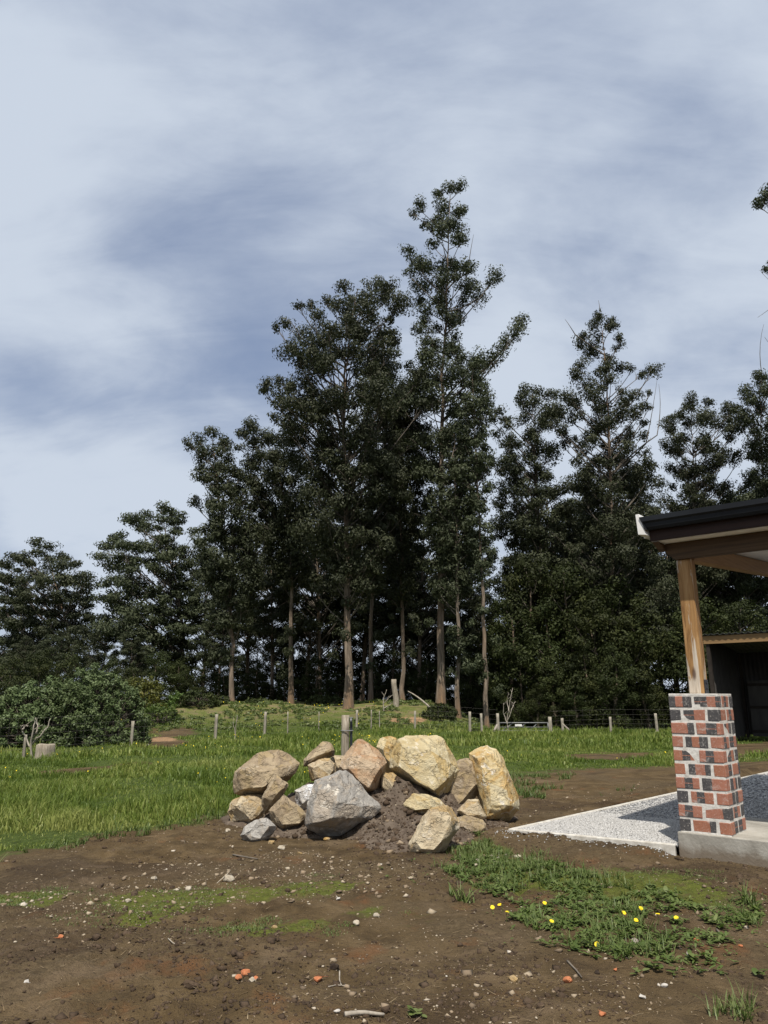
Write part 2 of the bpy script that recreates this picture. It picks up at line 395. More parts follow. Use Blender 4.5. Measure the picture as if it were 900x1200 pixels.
turf = k.ramp(k.noise(pos, 9, 5, 0.7), [(0.3, (0.030, 0.042, 0.010)), (0.55, (0.060, 0.085, 0.018)), (0.8, (0.11, 0.11, 0.04))])
c = k.mix(k.rng(k.math('ADD', a_f, k.math('MULTIPLY', k.math('SUBTRACT', n_mid, 0.5), 1.2)), 0.35, 0.75), c, turf)
bankc = k.ramp(k.noise(pos, 1.6, 6, 0.7, 0.6), [(0.34, (0.085, 0.105, 0.026)), (0.5, (0.15, 0.155, 0.048)), (0.58, (0.19, 0.145, 0.085)), (0.75, (0.28, 0.20, 0.115))])
c = k.mix(k.attr('bank'), c, bankc)
c = k.mix(k.rng(k.math('ADD', k.attr('clay'), k.math('MULTIPLY', k.math('SUBTRACT', n_mid, 0.5), 1.0)), 0.4, 0.8), c, k.ramp(n_mid, [(0.3, (0.20, 0.12, 0.065)), (0.7, (0.36, 0.23, 0.13))]))
hh = k.math('ADD', k.math('MULTIPLY', n_fine, 0.7), k.math('MULTIPLY', n_grit, 0.3))
k.bump(hh, 1.0, 0.05)
M['ground'] = k.done(c, 0.95, 0.12)

CLAY = [SOILFACE, poly_g([(440, 846), (470, 840), (500, 850), (455, 852)])]
clay = np.zeros_like(XX)
def at_dist(px, Y): return (P(px, 830, Y)[0], Y)
clay_m = soft(XX, YY, [[at_dist(432, 33.6), at_dist(438, 35.4), at_dist(482, 35.6), at_dist(500, 34.0)],
                       [at_dist(172, 26.5), at_dist(180, 29.5), at_dist(214, 31.0), at_dist(224, 28.5), at_dist(200, 26.8)]], 0.5, 0.5, 6, 0.12)
gm = np_mesh('ground', np.stack([XX, YY, ZZ], -1).reshape(-1, 3), gf, M['ground'], smooth=True,
             attrs={'field': fm.ravel(), 'moss': mm.ravel(), 'bank': (mound_m*sstep(0.1, 0.4, mound_m)).ravel(), 'clay': clay_m.ravel()})
tag(link('ground', gm), kind='structure')
def zg(x, y): return float(hz(x, y))

# ------------------------------------------------------------------ grass (uncountable)
def blades(rng, x, y, z, length, width, lean, tint):
    n = len(x); th = rng.random(n)*2*math.pi; ph = rng.random(n)*2*math.pi
    wx, wy = np.cos(th)*width/2, np.sin(th)*width/2
    lx, ly = np.cos(ph)*lean*length, np.sin(ph)*lean*length
    mz = length*0.6; tz = length*np.sqrt(np.clip(1-lean**2*0.8, 0.15, 1))
    v = np.empty((n, 5, 3))
    v[:, 0] = np.stack([x-wx, y-wy, z-0.01], -1); v[:, 1] = np.stack([x+wx, y+wy, z-0.01], -1)
    v[:, 2] = np.stack([x+wx*0.75+lx*0.38, y+wy*0.75+ly*0.38, z+mz], -1); v[:, 3] = np.stack([x-wx*0.75+lx*0.38, y-wy*0.75+ly*0.38, z+mz], -1)
    v[:, 4] = np.stack([x+lx, y+ly, z+tz], -1)
    b = np.arange(n)[:, None]*5
    return v.reshape(-1, 3), b+np.array([[0, 1, 2, 3]]), b+np.array([[3, 2, 4]]), np.repeat(tint, 5)
def scatter(rng, n, x0, x1, y0, y1, view=True):
    x = rng.uniform(x0, x1, n); y = rng.uniform(y0, y1, n)
    if view:
        kx = np.abs(x) < 0.62*y + 0.6
        x, y = x[kx], y[kx]
    return x, y
def grass_object(name, zones, label, seed):
    rng = np.random.default_rng(seed); bag = Bag()
    for (x0, x1, y0, y1, dens, ln, wd, prob) in zones:
        n = int((x1-x0)*(y1-y0)*dens); x, y = scatter(rng, n, x0, x1, y0, y1)
        p = prob(x, y); keep = rng.random(len(x)) < p; x, y, p = x[keep], y[keep], p[keep]
        clump = fbm(x*1.1, y*1.1, oct=3, seed=41); tuft = fbm(x*3.5, y*3.5, oct=2, seed=42)
        L = ln*(0.5+0.95*rng.random(len(x))**1.6)*np.clip(1+0.70*clump+0.30*tuft+0.5*fbm(x*0.28, y*0.5, oct=2, seed=45), 0.22, 2.1)*np.clip(p*1.1, 0.25, 1)
        W = wd*(0.7+0.6*rng.random(len(x)))
        t = np.clip(0.46+0.38*fbm(x*0.40, y*0.55, oct=3, seed=43)+0.20*tuft+rng.normal(0, 0.20, len(x)), 0, 1)
        v, q, tr, tt = blades(rng, x, y, hz(x, y), L, W, 0.15+0.75*rng.random(len(x))**1.3, t)
        bag.add(v, q, tr, tt)
    return tag(bag.build(name, M['grass']), label, 'grass', kind='stuff')
nearf = lambda x, y: (1-0.8*sstep(0.15, 0.6, mound(x, y)))*sstep(0.3, 0.8, field_mask(x, y))*(0.35+0.65*sstep(-0.35, 0.2, fbm(x*0.8, y*0.8, oct=3, seed=44)))
lush = lambda x, y: nearf(x, y)*(1-sstep(-0.6, 2.5, x)*0.0)
grass_object('grass', [(-11, 0.5, 7.6, 13.0, 1900, 0.125, 0.011, nearf), (-16, 0.5, 13.0, 19.0, 800, 0.11, 0.017, nearf), (-20, 0.5, 19, 36, 220, 0.14, 0.030, nearf),
                       (0.5, 11, 9.6, 16, 900, 0.07, 0.014, nearf), (0.5, 15, 16, 24, 470, 0.105, 0.021, nearf), (0.5, 24, 24, 36, 210, 0.15, 0.032, nearf)],
             'lush green meadow grass around the bare soil', 11)

# ------------------------------------------------------------------ verandah corner, slab, gravel bed
TH = math.radians(-40.4)
A0 = G(858, 981, 0.2); A0 = np.array([A0[0], A0[1], 0.0])
EX = np.array([math.cos(TH), math.sin(TH), 0]); EY = np.array([-math.sin(TH), math.cos(TH), 0])
def L2W(x, y, z=0.0): return A0 + EX*x + EY*y + np.array([0, 0, z])
PL = 0.47

k = NT('concrete')
co = k.coord('Object'); n1 = k.noise(co, 3.0, 6, 0.65, 0.4); n2 = k.noise(co, 40, 4, 0.6)
c = k.ramp(n1, [(0.3, (0.20, 0.185, 0.155)), (0.5, (0.31, 0.29, 0.25)), (0.72, (0.41, 0.39, 0.345))])
c = k.mix(k.rng(n2, 0.62, 0.75, 0, 0.35), c, (0.14, 0.125, 0.10))
gz = k.node('ShaderNodeSeparateXYZ'); k.l.new(k.node('ShaderNodeTexCoord').outputs['Object'], gz.inputs[0])
splash = k.rng(k.math('ADD', gz.outputs['Z'], k.math('MULTIPLY', k.math('SUBTRACT', n1, 0.5), 0.22)), 0.11, 0.02, 0, 0.75)
c = k.mix(splash, c, (0.13, 0.095, 0.062))
k.bump(k.math('ADD', n2, k.math('MULTIPLY', n1, 0.7)), 0.35, 0.012)
M['concrete'] = k.done(c, 0.88, 0.2)
k = NT('pale_edging')
n1 = k.noise(k.coord('Object'), 12, 5, 0.65)
c = k.ramp(n1, [(0.3, (0.33, 0.30, 0.25)), (0.65, (0.56, 0.535, 0.48))]); k.bump(n1, 0.4, 0.01)
M['edging'] = k.done(c, 0.9, 0.15)
k = NT('gravel_base')
c = k.ramp(k.noise(k.coord('Position'), 60, 4, 0.7), [(0.3, (0.10, 0.10, 0.10)), (0.7, (0.36, 0.36, 0.37))])
k.bump(k.noise(k.coord('Position'), 70, 3, 0.6), 1.0, 0.02)
M['gravel_base'] = k.done(c, 0.95, 0.1)
k = NT('gravel_stone')
c = k.ramp(k.attr('tint'), [(0.0, (0.215, 0.205, 0.19)), (0.5, (0.41, 0.40, 0.38)), (1.0, (0.66, 0.645, 0.62))])
M['gravel'] = k.done(c, 0.9, 0.2)
k = NT('mortar')
n1 = k.noise(k.coord('Object'), 18, 5, 0.65); n2 = k.noise(k.coord('Object'), 90, 3, 0.6)
c = k.ramp(n1, [(0.3, (0.42, 0.385, 0.34)), (0.5, (0.60, 0.57, 0.52)), (0.7, (0.72, 0.69, 0.645))])
k.bump(k.math('ADD', n1, k.math('MULTIPLY', n2, 0.5)), 0.6, 0.008)
M['mortar'] = k.done(c, 0.95, 0.12)

slab = empty('concrete_slab', tuple(A0), TH); tag(slab, kind='structure')
o = bevel_box('slab_body', -PL-0.02, 5.5, -0.03, 1.37, -0.10, 0.2, M['concrete'], 0.008, slab, 2, cuts=3)

# gravel bed with its pale edging
GZ = 0.075
gl = [(-2.15, -0.295), (-0.50, -0.035), (-0.50, 1.38), (5.5, 1.38), (5.5, 9.2), (-1.72, 9.2)]
bm = bmesh.new(); vs = [bm.verts.new(tuple(L2W(x, y, GZ-0.012))) for x, y in gl]; bm.faces.new(vs)
me = bpy.data.meshes.new('gravel_bed'); bm.to_mesh(me); bm.free()
tag(link('gravel_bed', me, M['gravel_base']), kind='structure')
OCT_V = np.array([[1, 0, 0], [-1, 0, 0], [0, 1, 0], [0, -1, 0], [0, 0, 1], [0, 0, -1]], float)
OCT_F = np.array([[0, 2, 4], [2, 1, 4], [1, 3, 4], [3, 0, 4], [2, 0, 5], [1, 2, 5], [3, 1, 5], [0, 3, 5]])
# a rounder pebble: cut cuboctahedron-like, 14 verts
def pebbles(rng, xyz, size, tint, flat=0.65):
    n = len(xyz)
    a = rng.normal(size=(n, 3, 3)); q, _ = np.linalg.qr(a)
    sc = size[:, None]*(0.6+0.8*rng.random((n, 3)))
    v = OCT_V[None]*(0.75+0.5*rng.random((n, 6, 1)))*sc[:, None, :]
    v = np.einsum('nij,nkj->nki', q, v); v[:, :, 2] *= flat
    v += xyz[:, None, :]
    f = OCT_F[None]+np.arange(n)[:, None, None]*6
    return v.reshape(-1, 3), f.reshape(-1, 3), np.repeat(tint, 6)
rng = np.random.default_rng(3)
bag = Bag()
for (y0, y1, n, s) in ((-0.3, 1.5, 30000, 0.0085), (1.38, 4.2, 32000, 0.0105), (4.2, 9.2, 15000, 0.020)):
    x = rng.uniform(-2.15, 5.4 if y0 > 1 else -0.5, n*2); y = rng.uniform(y0, y1, n*2)
    kk = inpoly(x, y, gl); x, y = x[kk][:n], y[kk][:n]
    w = A0[None]+x[:, None]*EX+y[:, None]*EY; w[:, 2] = GZ-0.004+rng.random(len(x))*0.008
    kk = (w[:, 0] < 0.62*w[:, 1]+0.4); w = w[kk]
    v, f, t = pebbles(rng, w, s*(0.6+0.8*rng.random(len(w))), np.clip(rng.normal(0.50, 0.13, len(w)), 0, 1))
    bag.add(v, None, f, t)
sx = rng.uniform(-2.3, -0.5, 260); sy = -0.30+0.157*(sx+2.15)-0.03-rng.exponential(0.07, 260)
w = A0[None]+sx[:, None]*EX+sy[:, None]*EY; w[:, 2] = hz(w[:, 0], w[:, 1])+bumps(w[:, 0], w[:, 1])+0.004
v, f, t = pebbles(rng, w, 0.008*(0.6+0.8*rng.random(len(w))), np.clip(rng.normal(0.45, 0.15, len(w)), 0, 1)); bag.add(v, None, f, t)
tag(bag.build('gravel', M['gravel']), 'pale grey crushed stone filling the edged bed', 'gravel', kind='stuff')
def strip(name, p, q, w, z0, z1, mat, parent=None):
    p = np.array(p, float); q = np.array(q, float); d = (q-p)/np.linalg.norm(q-p); nrm = np.array([-d[1], d[0]])
    L = np.linalg.norm(q-p); o = bevel_box(name, 0, L, -w/2, w/2, z0, z1, mat, 0.008, parent, 2, cuts=2)
    o.location = (p[0], p[1], 0); o.rotation_euler = (0, 0, math.atan2(d[1], d[0])); return o
edge = empty('kerb', tuple(A0), TH); tag(edge, kind='structure')
strip('edging_strip', (-2.19, -0.30), (-0.515, -0.04), 0.06, -0.08, GZ+0.012, M['edging'], edge)
strip('edging_strip', (-2.17, -0.25), (-1.74, 9.2), 0.06, -0.08, GZ+0.010, M['edging'], edge)

# bricks: eight burnt patterns of red and black
def brick_mat(i):
    r = random.Random(100+i); k = NT('burnt_brick')
    tc = k.node('ShaderNodeTexCoord'); sp = k.node('ShaderNodeSeparateXYZ'); k.l.new(tc.outputs['Generated'], sp.inputs[0])
    nn = k.noise(k.coord('Object', loc=(i*3.1, 0, 0)), 22, 4, 0.6)
    x = k.math('ADD', sp.outputs['X'], k.math('MULTIPLY', k.math('SUBTRACT', nn, 0.5), 0.07))
    pats = [[(0, 1), (.33, 0), (.75, 1)], [(0, 0), (.40, 1), (.85, 0)], [(0, 1), (.42, 0)], [(0, 0), (.5, 1)], [(0, 1), (.30, 0), (.62, 1)], [(0, 0), (.28, 1), (.62, 0)], [(0, 0), (.72, 1)], [(0, 1), (.55, 0), (.9, 1)]]
    stops = []
    for p, v in pats[i]:
        if stops: stops.append((p-0.001, stops[-1][1]))
        stops.append((p, float(v)))
    m = k.ramp(x, [(p, v) for p, v in stops])
    hl = k.math('LESS_THAN', k.math('ABSOLUTE', k.math('SUBTRACT', sp.outputs['Z'], 0.5)), 0.035 if i % 2 else 0.0)
    m = k.math('MULTIPLY', m, k.math('SUBTRACT', 1.0, k.math('MULTIPLY', hl, 0.8)))
    rr = k.rand()
    red = k.mix(k.noise(k.coord('Object'), 30, 5, 0.7), (0.26, 0.105, 0.066), (0.40, 0.18, 0.122))
    red = k.mix(k.rng(rr, 0.5, 1.0, 0, 0.35), red, (0.30, 0.12, 0.055))
    blk = k.mix(k.noise(k.coord('Object'), 35, 4, 0.7), (0.035, 0.034, 0.036), (0.10, 0.094, 0.092))
    c = k.mix(m, red, blk)
    lime = k.noise(k.coord('Object', loc=(i, 5, 2)), 55, 4, 0.7)
    c = k.mix(k.rng(lime, 0.55, 0.75, 0, 0.7), c, (0.55, 0.50, 0.45))
    sm = k.noise(k.coord('Object', loc=(i*2, 3, 7)), 13, 5, 0.7, 0.8)
    c = k.mix(k.rng(sm, 0.52, 0.74, 0, 0.5), c, (0.54, 0.50, 0.46))
    k.bump(k.math('ADD', lime, nn), 0.5, 0.006)
    return k.done(c, 0.8, 0.25)
M_BR = [brick_mat(i) for i in range(8)]
ver = empty('verandah', tuple(A0), TH)
tag(ver, 'timber verandah corner on a red and black brick pillar beside the gravel bed', 'verandah')
rb = random.Random(8)
BH, NB = 1.268/10, 10
pillar = bevel_box('brick_pillar', -PL+0.0035, -0.0035, 0.0035, PL-0.0035, 0.195, 1.470, M['mortar'], 0.004, ver)
mesh_cache = {}
def brick(cx, cy, cz, lx, ly, rot):
    i = rb.randrange(8); hgt = BH-0.022
    key = (i, round(lx, 3), round(ly, 3))
    if key not in mesh_cache:
        o = bevel_box('brick', -lx/2, lx/2, -ly/2, ly/2, -hgt/2, hgt/2, M_BR[i], 0.006, pillar, 2, 0.0025, rb); mesh_cache[key] = o.data
    else: o = link('brick', mesh_cache[key], None, pillar)
    o.location = (cx, cy, cz); o.rotation_euler = (rb.uniform(-.008, .008), rb.uniform(-.008, .008), rot+rb.uniform(-.010, .010)+(math.pi if rb.random() < .5 else 0))
J = 0.023
sl = (PL-J)/2; hl_ = 0.105; mid = PL-2*hl_-2*J
for r in range(NB):
    z = 0.2+BH*(r+0.5)+0.002
    fr = r % 2 == 1                      # the top course has two stretchers in front
    for side in range(4):
        long_side = (side % 2 == 0) == fr
        if long_side:
            spans = [(-PL/2+sl/2, sl), (PL/2-sl/2, sl)]
        else:
            spans = [(0.0, mid)]
        for t, ln in spans:
            d = PL/2-hl_/2+rb.uniform(-.003, .003)
            c0, c1 = (t, -d) if side == 0 else (d, t) if side == 1 else (t, d) if side == 2 else (-d, t)
            brick(-PL/2+c0, PL/2+c1, z, ln, hl_, 0 if side % 2 == 0 else math.pi/2)
cap = bevel_box('mortar_cap', -PL+0.002, -0.002, 0.002, PL-0.002, 1.466, 1.482, M['mortar'], 0.006, pillar, 2, 0.003, rb, cuts=3)

k = NT('weathered_post')
co = k.coord('Object', (1, 1, 0.07)); n1 = k.noise(co, 22, 6, 0.6, 1.2); n2 = k.noise(k.coord('Object', (1, 1, 0.10), loc=(4, 2, 1)), 9, 5, 0.65, 0.8)
c = k.ramp(n1, [(0.28, (0.13, 0.062, 0.022)), (0.5, (0.30, 0.165, 0.062)), (0.72, (0.43, 0.27, 0.125))])
c = k.mix(k.rng(n2, 0.53, 0.57, 0, 0.92), c, k.ramp(n1, [(0.3, (0.30, 0.24, 0.18)), (0.7, (0.62, 0.56, 0.47))]))
kn = k.voro(k.coord('Object', (1, 1, 0.32)), 5.2)
c = k.mix(k.rng(kn, 0.16, 0.05, 0, 0.85), c, (0.060, 0.022, 0.010))
k.bump(n1, 0.4, 0.008)
M['post'] = k.done(c, 0.7, 0.25)
def stained(name, a, b):
    k = NT(name); n1 = k.noise(k.coord('Object', (0.12, 3, 3)), 9, 5, 0.6, 0.8)
    c = k.ramp(n1, [(0.3, a), (0.7, b)]); k.bump(n1, 0.25, 0.005); return k.done(c, 0.65, 0.3)
M['beam'] = stained('stained_beam', (0.046, 0.026, 0.011), (0.092, 0.053, 0.023))
M['fascia'] = stained('dark_fascia', (0.014, 0.006, 0.004), (0.030, 0.013, 0.008))
k = NT('honey_beam'); n1 = k.noise(k.coord('Object', (3, 0.12, 3)), 9, 5, 0.6, 0.8)
M['honey'] = k.done(k.ramp(n1, [(0.3, (0.19, 0.10, 0.037)), (0.7, (0.31, 0.18, 0.072))]), 0.65, 0.3)
k = NT('gutter_paint'); M['gutter'] = k.done(k.ramp(k.noise(k.coord('Object'), 6, 3), [(0.3, (0.008, 0.009, 0.011)), (0.7, (0.012, 0.014, 0.017))]), 0.5, 0.2)
k = NT('white_board'); M['white'] = k.done(k.ramp(k.noise(k.coord('Object'), 7, 4, 0.6), [(0.3, (0.62, 0.60, 0.56)), (0.7, (0.76, 0.75, 0.72))]), 0.7, 0.25)
k = NT('black_steel'); M['steel'] = k.done((0.02, 0.02, 0.022), 0.5, 0.4)
k = NT('roof_sheet'); M['sheet'] = k.done(k.ramp(k.noise(k.coord('Object'), 3, 4), [(0.3, (0.05, 0.055, 0.06)), (0.7, (0.09, 0.095, 0.10))]), 0.45, 0.4)

# post with chamfered, slightly uneven faces
o = bevel_box('post', -0.312, -0.165, 0.15, 0.297, 1.481, 2.845, M['post'], 0.012, ver, 3, 0.003, rb, cuts=4)
br_ = bevel_box('post_bracket', -0.163, -0.155, 0.17, 0.275, 1.482, 1.62, M['steel'], 0.002, ver)
for zz in (1.53, 1.585):
    bevel_box('bolt', -0.156, -0.146, 0.212, 0.234, zz-0.011, zz+0.011, M['steel'], 0.003, br_)
# front beam with a cut-back lower corner
def prism_x(name, prof, x0, x1, mat, parent, bev=0.003):
    bm = bmesh.new(); a = [bm.verts.new((x0, y, z)) for y, z in prof]; b = [bm.verts.new((x1, y, z)) for y, z in prof]
    n = len(prof); bm.faces.new(a[::-1]); bm.faces.new(b)
    for i in range(n): bm.faces.new([a[i], a[(i+1) % n], b[(i+1) % n], b[i]])
    bmesh.ops.recalc_face_normals(bm, faces=bm.faces)
    if bev: bmesh.ops.bevel(bm, geom=list(bm.edges), offset=bev, segments=1, affect='EDGES')
    me = bpy.data.meshes.new(name); bm.to_mesh(me); bm.free(); return link(name, me, mat, parent)
def prism_y(name, prof, y0, y1, mat, parent, bev=0.003):       # prof in (x,z)
    bm = bmesh.new(); a = [bm.verts.new((x, y0, z)) for x, z in prof]; b = [bm.verts.new((x, y1, z)) for x, z in prof]
    n = len(prof); bm.faces.new(a[::-1]); bm.faces.new(b)
    for i in range(n): bm.faces.new([a[i], a[(i+1) % n], b[(i+1) % n], b[i]])
    bmesh.ops.recalc_face_normals(bm, faces=bm.faces)
    if bev: bmesh.ops.bevel(bm, geom=list(bm.edges), offset=bev, segments=1, affect='EDGES')
    me = bpy.data.meshes.new(name); bm.to_mesh(me); bm.free(); return link(name, me, mat, parent)
prism_y('front_beam', [(-0.40, 3.022), (-0.40, 2.93), (-0.31, 2.843), (5.4, 2.843), (5.4, 3.022)], 0.115, 0.178, M['beam'], ver, 0.003)
prism_x('side_beam', [(0.30, 2.846), (6.2, 3.300), (6.2, 3.474), (0.30, 3.020)], -0.305, -0.175, M['honey'], ver)
prism_x('rafter_end', [(-0.085, 3.018), (0.112, 2.94), (0.112, 3.018)], -0.46, -0.396, M['beam'], ver, 0.002)
bevel_box('soffit_board', -0.47, 5.4, -0.074, 0.111, 3.0235, 3.036, M['white'], 0.001, ver)
prism_x('ceiling_board', [(0.112, 3.0240), (6.2, 3.4765), (6.2, 3.489), (0.112, 3.0365)], -0.45, 5.4, M['white'], ver, 0.001)
bevel_box('fascia_board', -0.475, 5.4, -0.096, -0.074, 3.028, 3.25, M['fascia'], 0.003, ver)
gp = [(-0.099, 3.262), (-0.099, 3.142), (-0.165, 3.136), (-0.180, 3.165), (-0.186, 3.205), (-0.205, 3.225), (-0.205, 3.275), (-0.196, 3.275), (-0.196, 3.232), (-0.178, 3.210), (-0.160, 3.150), (-0.108, 3.152), (-0.108, 3.262)]
g_ = prism_x('gutter', gp, -0.478, 5.4, M['gutter'], ver, 0)
for v_ in g_.data.vertices:
    if v_.co.x < -0.4: v_.co.x = -0.462-0.062*(v_.co.z-3.136)/0.139
ec = bevel_box('gutter_end_cap', -0.008, 0.0, -0.205, -0.099, 3.136, 3.274, M['gutter'], 0.001, g_)
for v_ in ec.data.vertices: v_.co.x += -0.463-0.062*(v_.co.z-3.136)/0.139
prism_y('barge_board', [(-0.572, 3.312), (-0.560, 3.095), (-0.475, 3.082), (-0.530, 3.312)], -0.190, 0.0, M['white'], ver)
prism_x('barge_rail', [(0.003, 3.09), (6.2, 3.55), (6.2, 3.86), (0.003, 3.315)], -0.575, -0.545, M['white'], ver)
# corrugated roof sheet, rising away from the gutter
nxr = 240; xs = np.linspace(-0.54, 5.4, nxr); zc = 0.009*np.sin(xs*2*math.pi/0.076)
v = []; 
for y, z in ((-0.17, 3.272), (6.2, 3.80)): v.append(np.stack([xs, np.full(nxr, y), z+zc], -1))
for y, z in ((-0.17, 3.266), (6.2, 3.794)): v.append(np.stack([xs, np.full(nxr, y), z+zc], -1))
v = np.vstack(v); i = np.arange(nxr-1)
f = np.vstack([np.stack([i, i+1, i+1+nxr, i+nxr], -1), np.stack([i+2*nxr, i+3*nxr, i+1+3*nxr, i+1+2*nxr], -1), np.stack([i, i+2*nxr, i+1+2*nxr, i+1], -1)])
link('roof_sheet', np_mesh('roof_sheet', v, f, M['sheet'], smooth=True), None, ver)

# ------------------------------------------------------------------ open shed behind
SC = P(827, 755, 26.0); SZ = 0.0
shed = empty('open_shed', (SC[0], SC[1], 0), TH)
tag(shed, 'dark open-fronted shed of corrugated sheet with a honey timber lintel', 'shed')
k = NT('shed_sheet'); M['shed'] = k.done(k.ramp(k.noise(k.coord('Object', (1, 1, 0.3)), 5, 5, 0.6), [(0.3, (0.034, 0.031, 0.028)), (0.7, (0.066, 0.061, 0.054))]), 0.6, 0.3)
k = NT('shed_timber'); M['shedt'] = k.done(k.ramp(k.noise(k.coord('Object', (0.2, 3, 3)), 5, 5, 0.6), [(0.3, (0.17, 0.10, 0.045)), (0.7, (0.30, 0.19, 0.09))]), 0.75, 0.2)
k = NT('shed_dark'); M['shedd'] = k.done(k.ramp(k.noise(k.coord('Object'), 5, 4), [(0.3, (0.020, 0.016, 0.013)), (0.7, (0.038, 0.030, 0.024))]), 0.8, 0.2)
def corrugated(name, p0, p1, z0, z1, mat, parent, pitch=0.16, amp=0.016, z1b=None):
    L = math.dist(p0, p1); n = int(L/pitch*8)+2; t = np.linspace(0, 1, n); z1b = z1 if z1b is None else z1b
    d = (np.array(p1)-np.array(p0))/L; nr = np.array([-d[1], d[0]])
    w = amp*np.sin(t*L/pitch*2*math.pi)
    xy = np.array(p0)[None]+t[:, None]*(np.array(p1)-np.array(p0))[None]+w[:, None]*nr[None]
    b = np.column_stack([xy, np.full(n, z0)]); tp = np.column_stack([xy, z1+(z1b-z1)*t])
    off = np.column_stack([np.tile(nr*0.004, (n, 1)), np.zeros(n)])
    v = np.vstack([b, tp, b+off, tp+off]); i = np.arange(n-1)
    f = np.vstack([np.stack([i, i+1, i+1+n, i+n], -1), np.stack([i+2*n, i+3*n, i+1+3*n, i+1+2*n], -1), np.stack([i+n, i+1+n, i+1+3*n, i+3*n], -1)])
    return link(name, np_mesh(name, v, f, mat, smooth=True), None, parent)
SD = 3.5
corrugated('side_wall', (0.02, 0.1), (0.02, SD), 0.02, 3.585, M['shed'], shed, z1b=3.15)
corrugated('back_wall', (-0.02, SD), (6.4, SD), 0.16, 3.15, M['shed'], shed)
for x in (0.06, 3.2, 6.3): bevel_box('corner_post', x-0.06, x+0.06, -0.02, 0.1, -0.3, 3.28, M['shedd'], 0.006, shed)
for x in (0.12, 2.2, 4.2): bevel_box('back_post', x-0.05, x+0.05, SD-0.14, SD-0.03, -0.3, 3.04, M['shedd'], 0.006, shed)
bevel_box('lintel_beam', -0.05, 6.5, -0.07, -0.022, 3.28, 3.55, M['shedt'], 0.004, shed)
dr = bevel_box('inner_door', 0.35, 1.55, SD-0.32, SD-0.28, 0.12, 2.1, M['shed'], 0.004, shed)
for z in (0.3, 1.15, 1.95): bevel_box('door_rail', 0.36, 1.54, SD-0.345, SD-0.322, z-0.05, z+0.05, M['shedd'], 0.004, dr)
nr_ = 420; xs = np.linspace(-0.12, 6.6, nr_); zc = 0.022*np.sin(xs*2*math.pi/0.20)
v = np.vstack([np.stack([xs, np.full(nr_, y), z+zc], -1) for y, z in ((-0.16, 3.60), (SD+0.2, 3.12), (-0.16, 3.592), (SD+0.2, 3.112))]); i = np.arange(nr_-1)
f = np.vstack([np.stack([i, i+1, i+1+nr_, i+nr_], -1), np.stack([i+2*nr_, i+3*nr_, i+1+3*nr_, i+1+2*nr_], -1), np.stack([i, i+2*nr_, i+1+2*nr_, i+1], -1)])
link('roof_sheet', np_mesh('roof_sheet', v, f, M['sheet'], smooth=True), None, shed)

# ------------------------------------------------------------------ soil heap and boulders
HEAP_PTS = [(300, 992, 8.25), (310, 972, 9.1), (345, 985, 8.5), (400, 982, 8.6), (425, 990, 8.1), (470, 958, 8.5), (455, 978, 8.2), (470, 917, 8.95), (500, 945, 8.9), (520, 960, 8.7), (520, 932, 9.1),
            (565, 980, 8.6), (585, 966, 9.3), (300, 948, 9.6), (360, 918, 9.7), (430, 912, 9.6), (520, 925, 9.6), (560, 940, 9.6), (370, 935, 9.2), (330, 955, 9.0)]
_hp = np.array([P(*q) for q in HEAP_PTS])
_rim = [(-2.1, 9.4), (-2.0, 8.6), (-1.5, 8.0), (-1.0, 7.75), (-0.5, 7.55), (0.0, 7.5), (0.4, 7.6), (0.75, 7.8), (1.1, 8.3), (1.6, 8.9), (1.75, 9.5), (1.6, 10.3), (0.8, 10.7), (0, 10.8), (-0.8, 10.8), (-1.6, 10.5), (-2.1, 10.0)]
_hp = np.vstack([_hp, [(x, y, -0.03) for x, y in _rim]]); _hp[:, 2] = np.maximum(_hp[:, 2], -0.03)
_pd = np.linalg.norm(_hp[:, None, :2]-_hp[None, :, :2], axis=-1)
_hw = np.linalg.solve(_pd+np.eye(len(_hp))*-0.06, _hp[:, 2])
def heap(x, y):
    x = np.asarray(x, float); y = np.asarray(y, float); h = np.zeros(np.shape(x))
    for (a, b, _), w in zip(_hp, _hw): h = h + w*np.hypot(x-a, y-b)
    rim = np.array(_rim); inside = inpoly(x, y, _rim)
    h = np.where(inside, np.maximum(h, -0.02), -0.05)
    g = sstep(-0.02, 0.12, h)
    return h + g*(0.045*fbm(x*5.0, y*5.0, oct=4, seed=72, gain=0.62) + 0.022*np.abs(fbm(x*14, y*14, oct=2, seed=73)))
hx = np.arange(-2.3, 1.9, 0.021); hy = np.arange(7.2, 10.9, 0.021)
HX, HY = np.meshgrid(hx, hy); HZ = hz(HX, HY)+heap(HX, HY)
inside = heap(HX, HY) > 0.004
HZ = np.where(inside, HZ, HZ-0.10)
n0, n1_ = len(hx), len(hy); ii = (np.arange(n1_-1)[:, None]*n0+np.arange(n0-1)[None]).ravel()
hf = np.stack([ii, ii+1, ii+n0+1, ii+n0], -1)
keep = inside.ravel()[hf].any(1); hf = hf[keep]
used, inv = np.unique(hf, return_inverse=True)
k = NT('heaped_soil')
pos = k.coord('Position'); n1 = k.noise(pos, 7, 6, 0.7, 0.5); n2 = k.noise(pos, 45, 4, 0.7)
c = k.ramp(n1, [(0.3, (0.060, 0.044, 0.032)), (0.52, (0.110, 0.085, 0.064)), (0.72, (0.165, 0.132, 0.10))])
c = k.mix(k.rng(n2, 0.66, 0.74, 0, 0.5), c, (0.28, 0.23, 0.17))
k.bump(k.math('ADD', n1, k.math('MULTIPLY', n2, 0.5)), 0.9, 0.03)
M['heap'] = k.done(c, 0.96, 0.1)
hm = np_mesh('soil_heap', np.stack([HX, HY, HZ], -1).reshape(-1, 3)[used], inv.reshape(-1, 4), M['heap'], smooth=True)
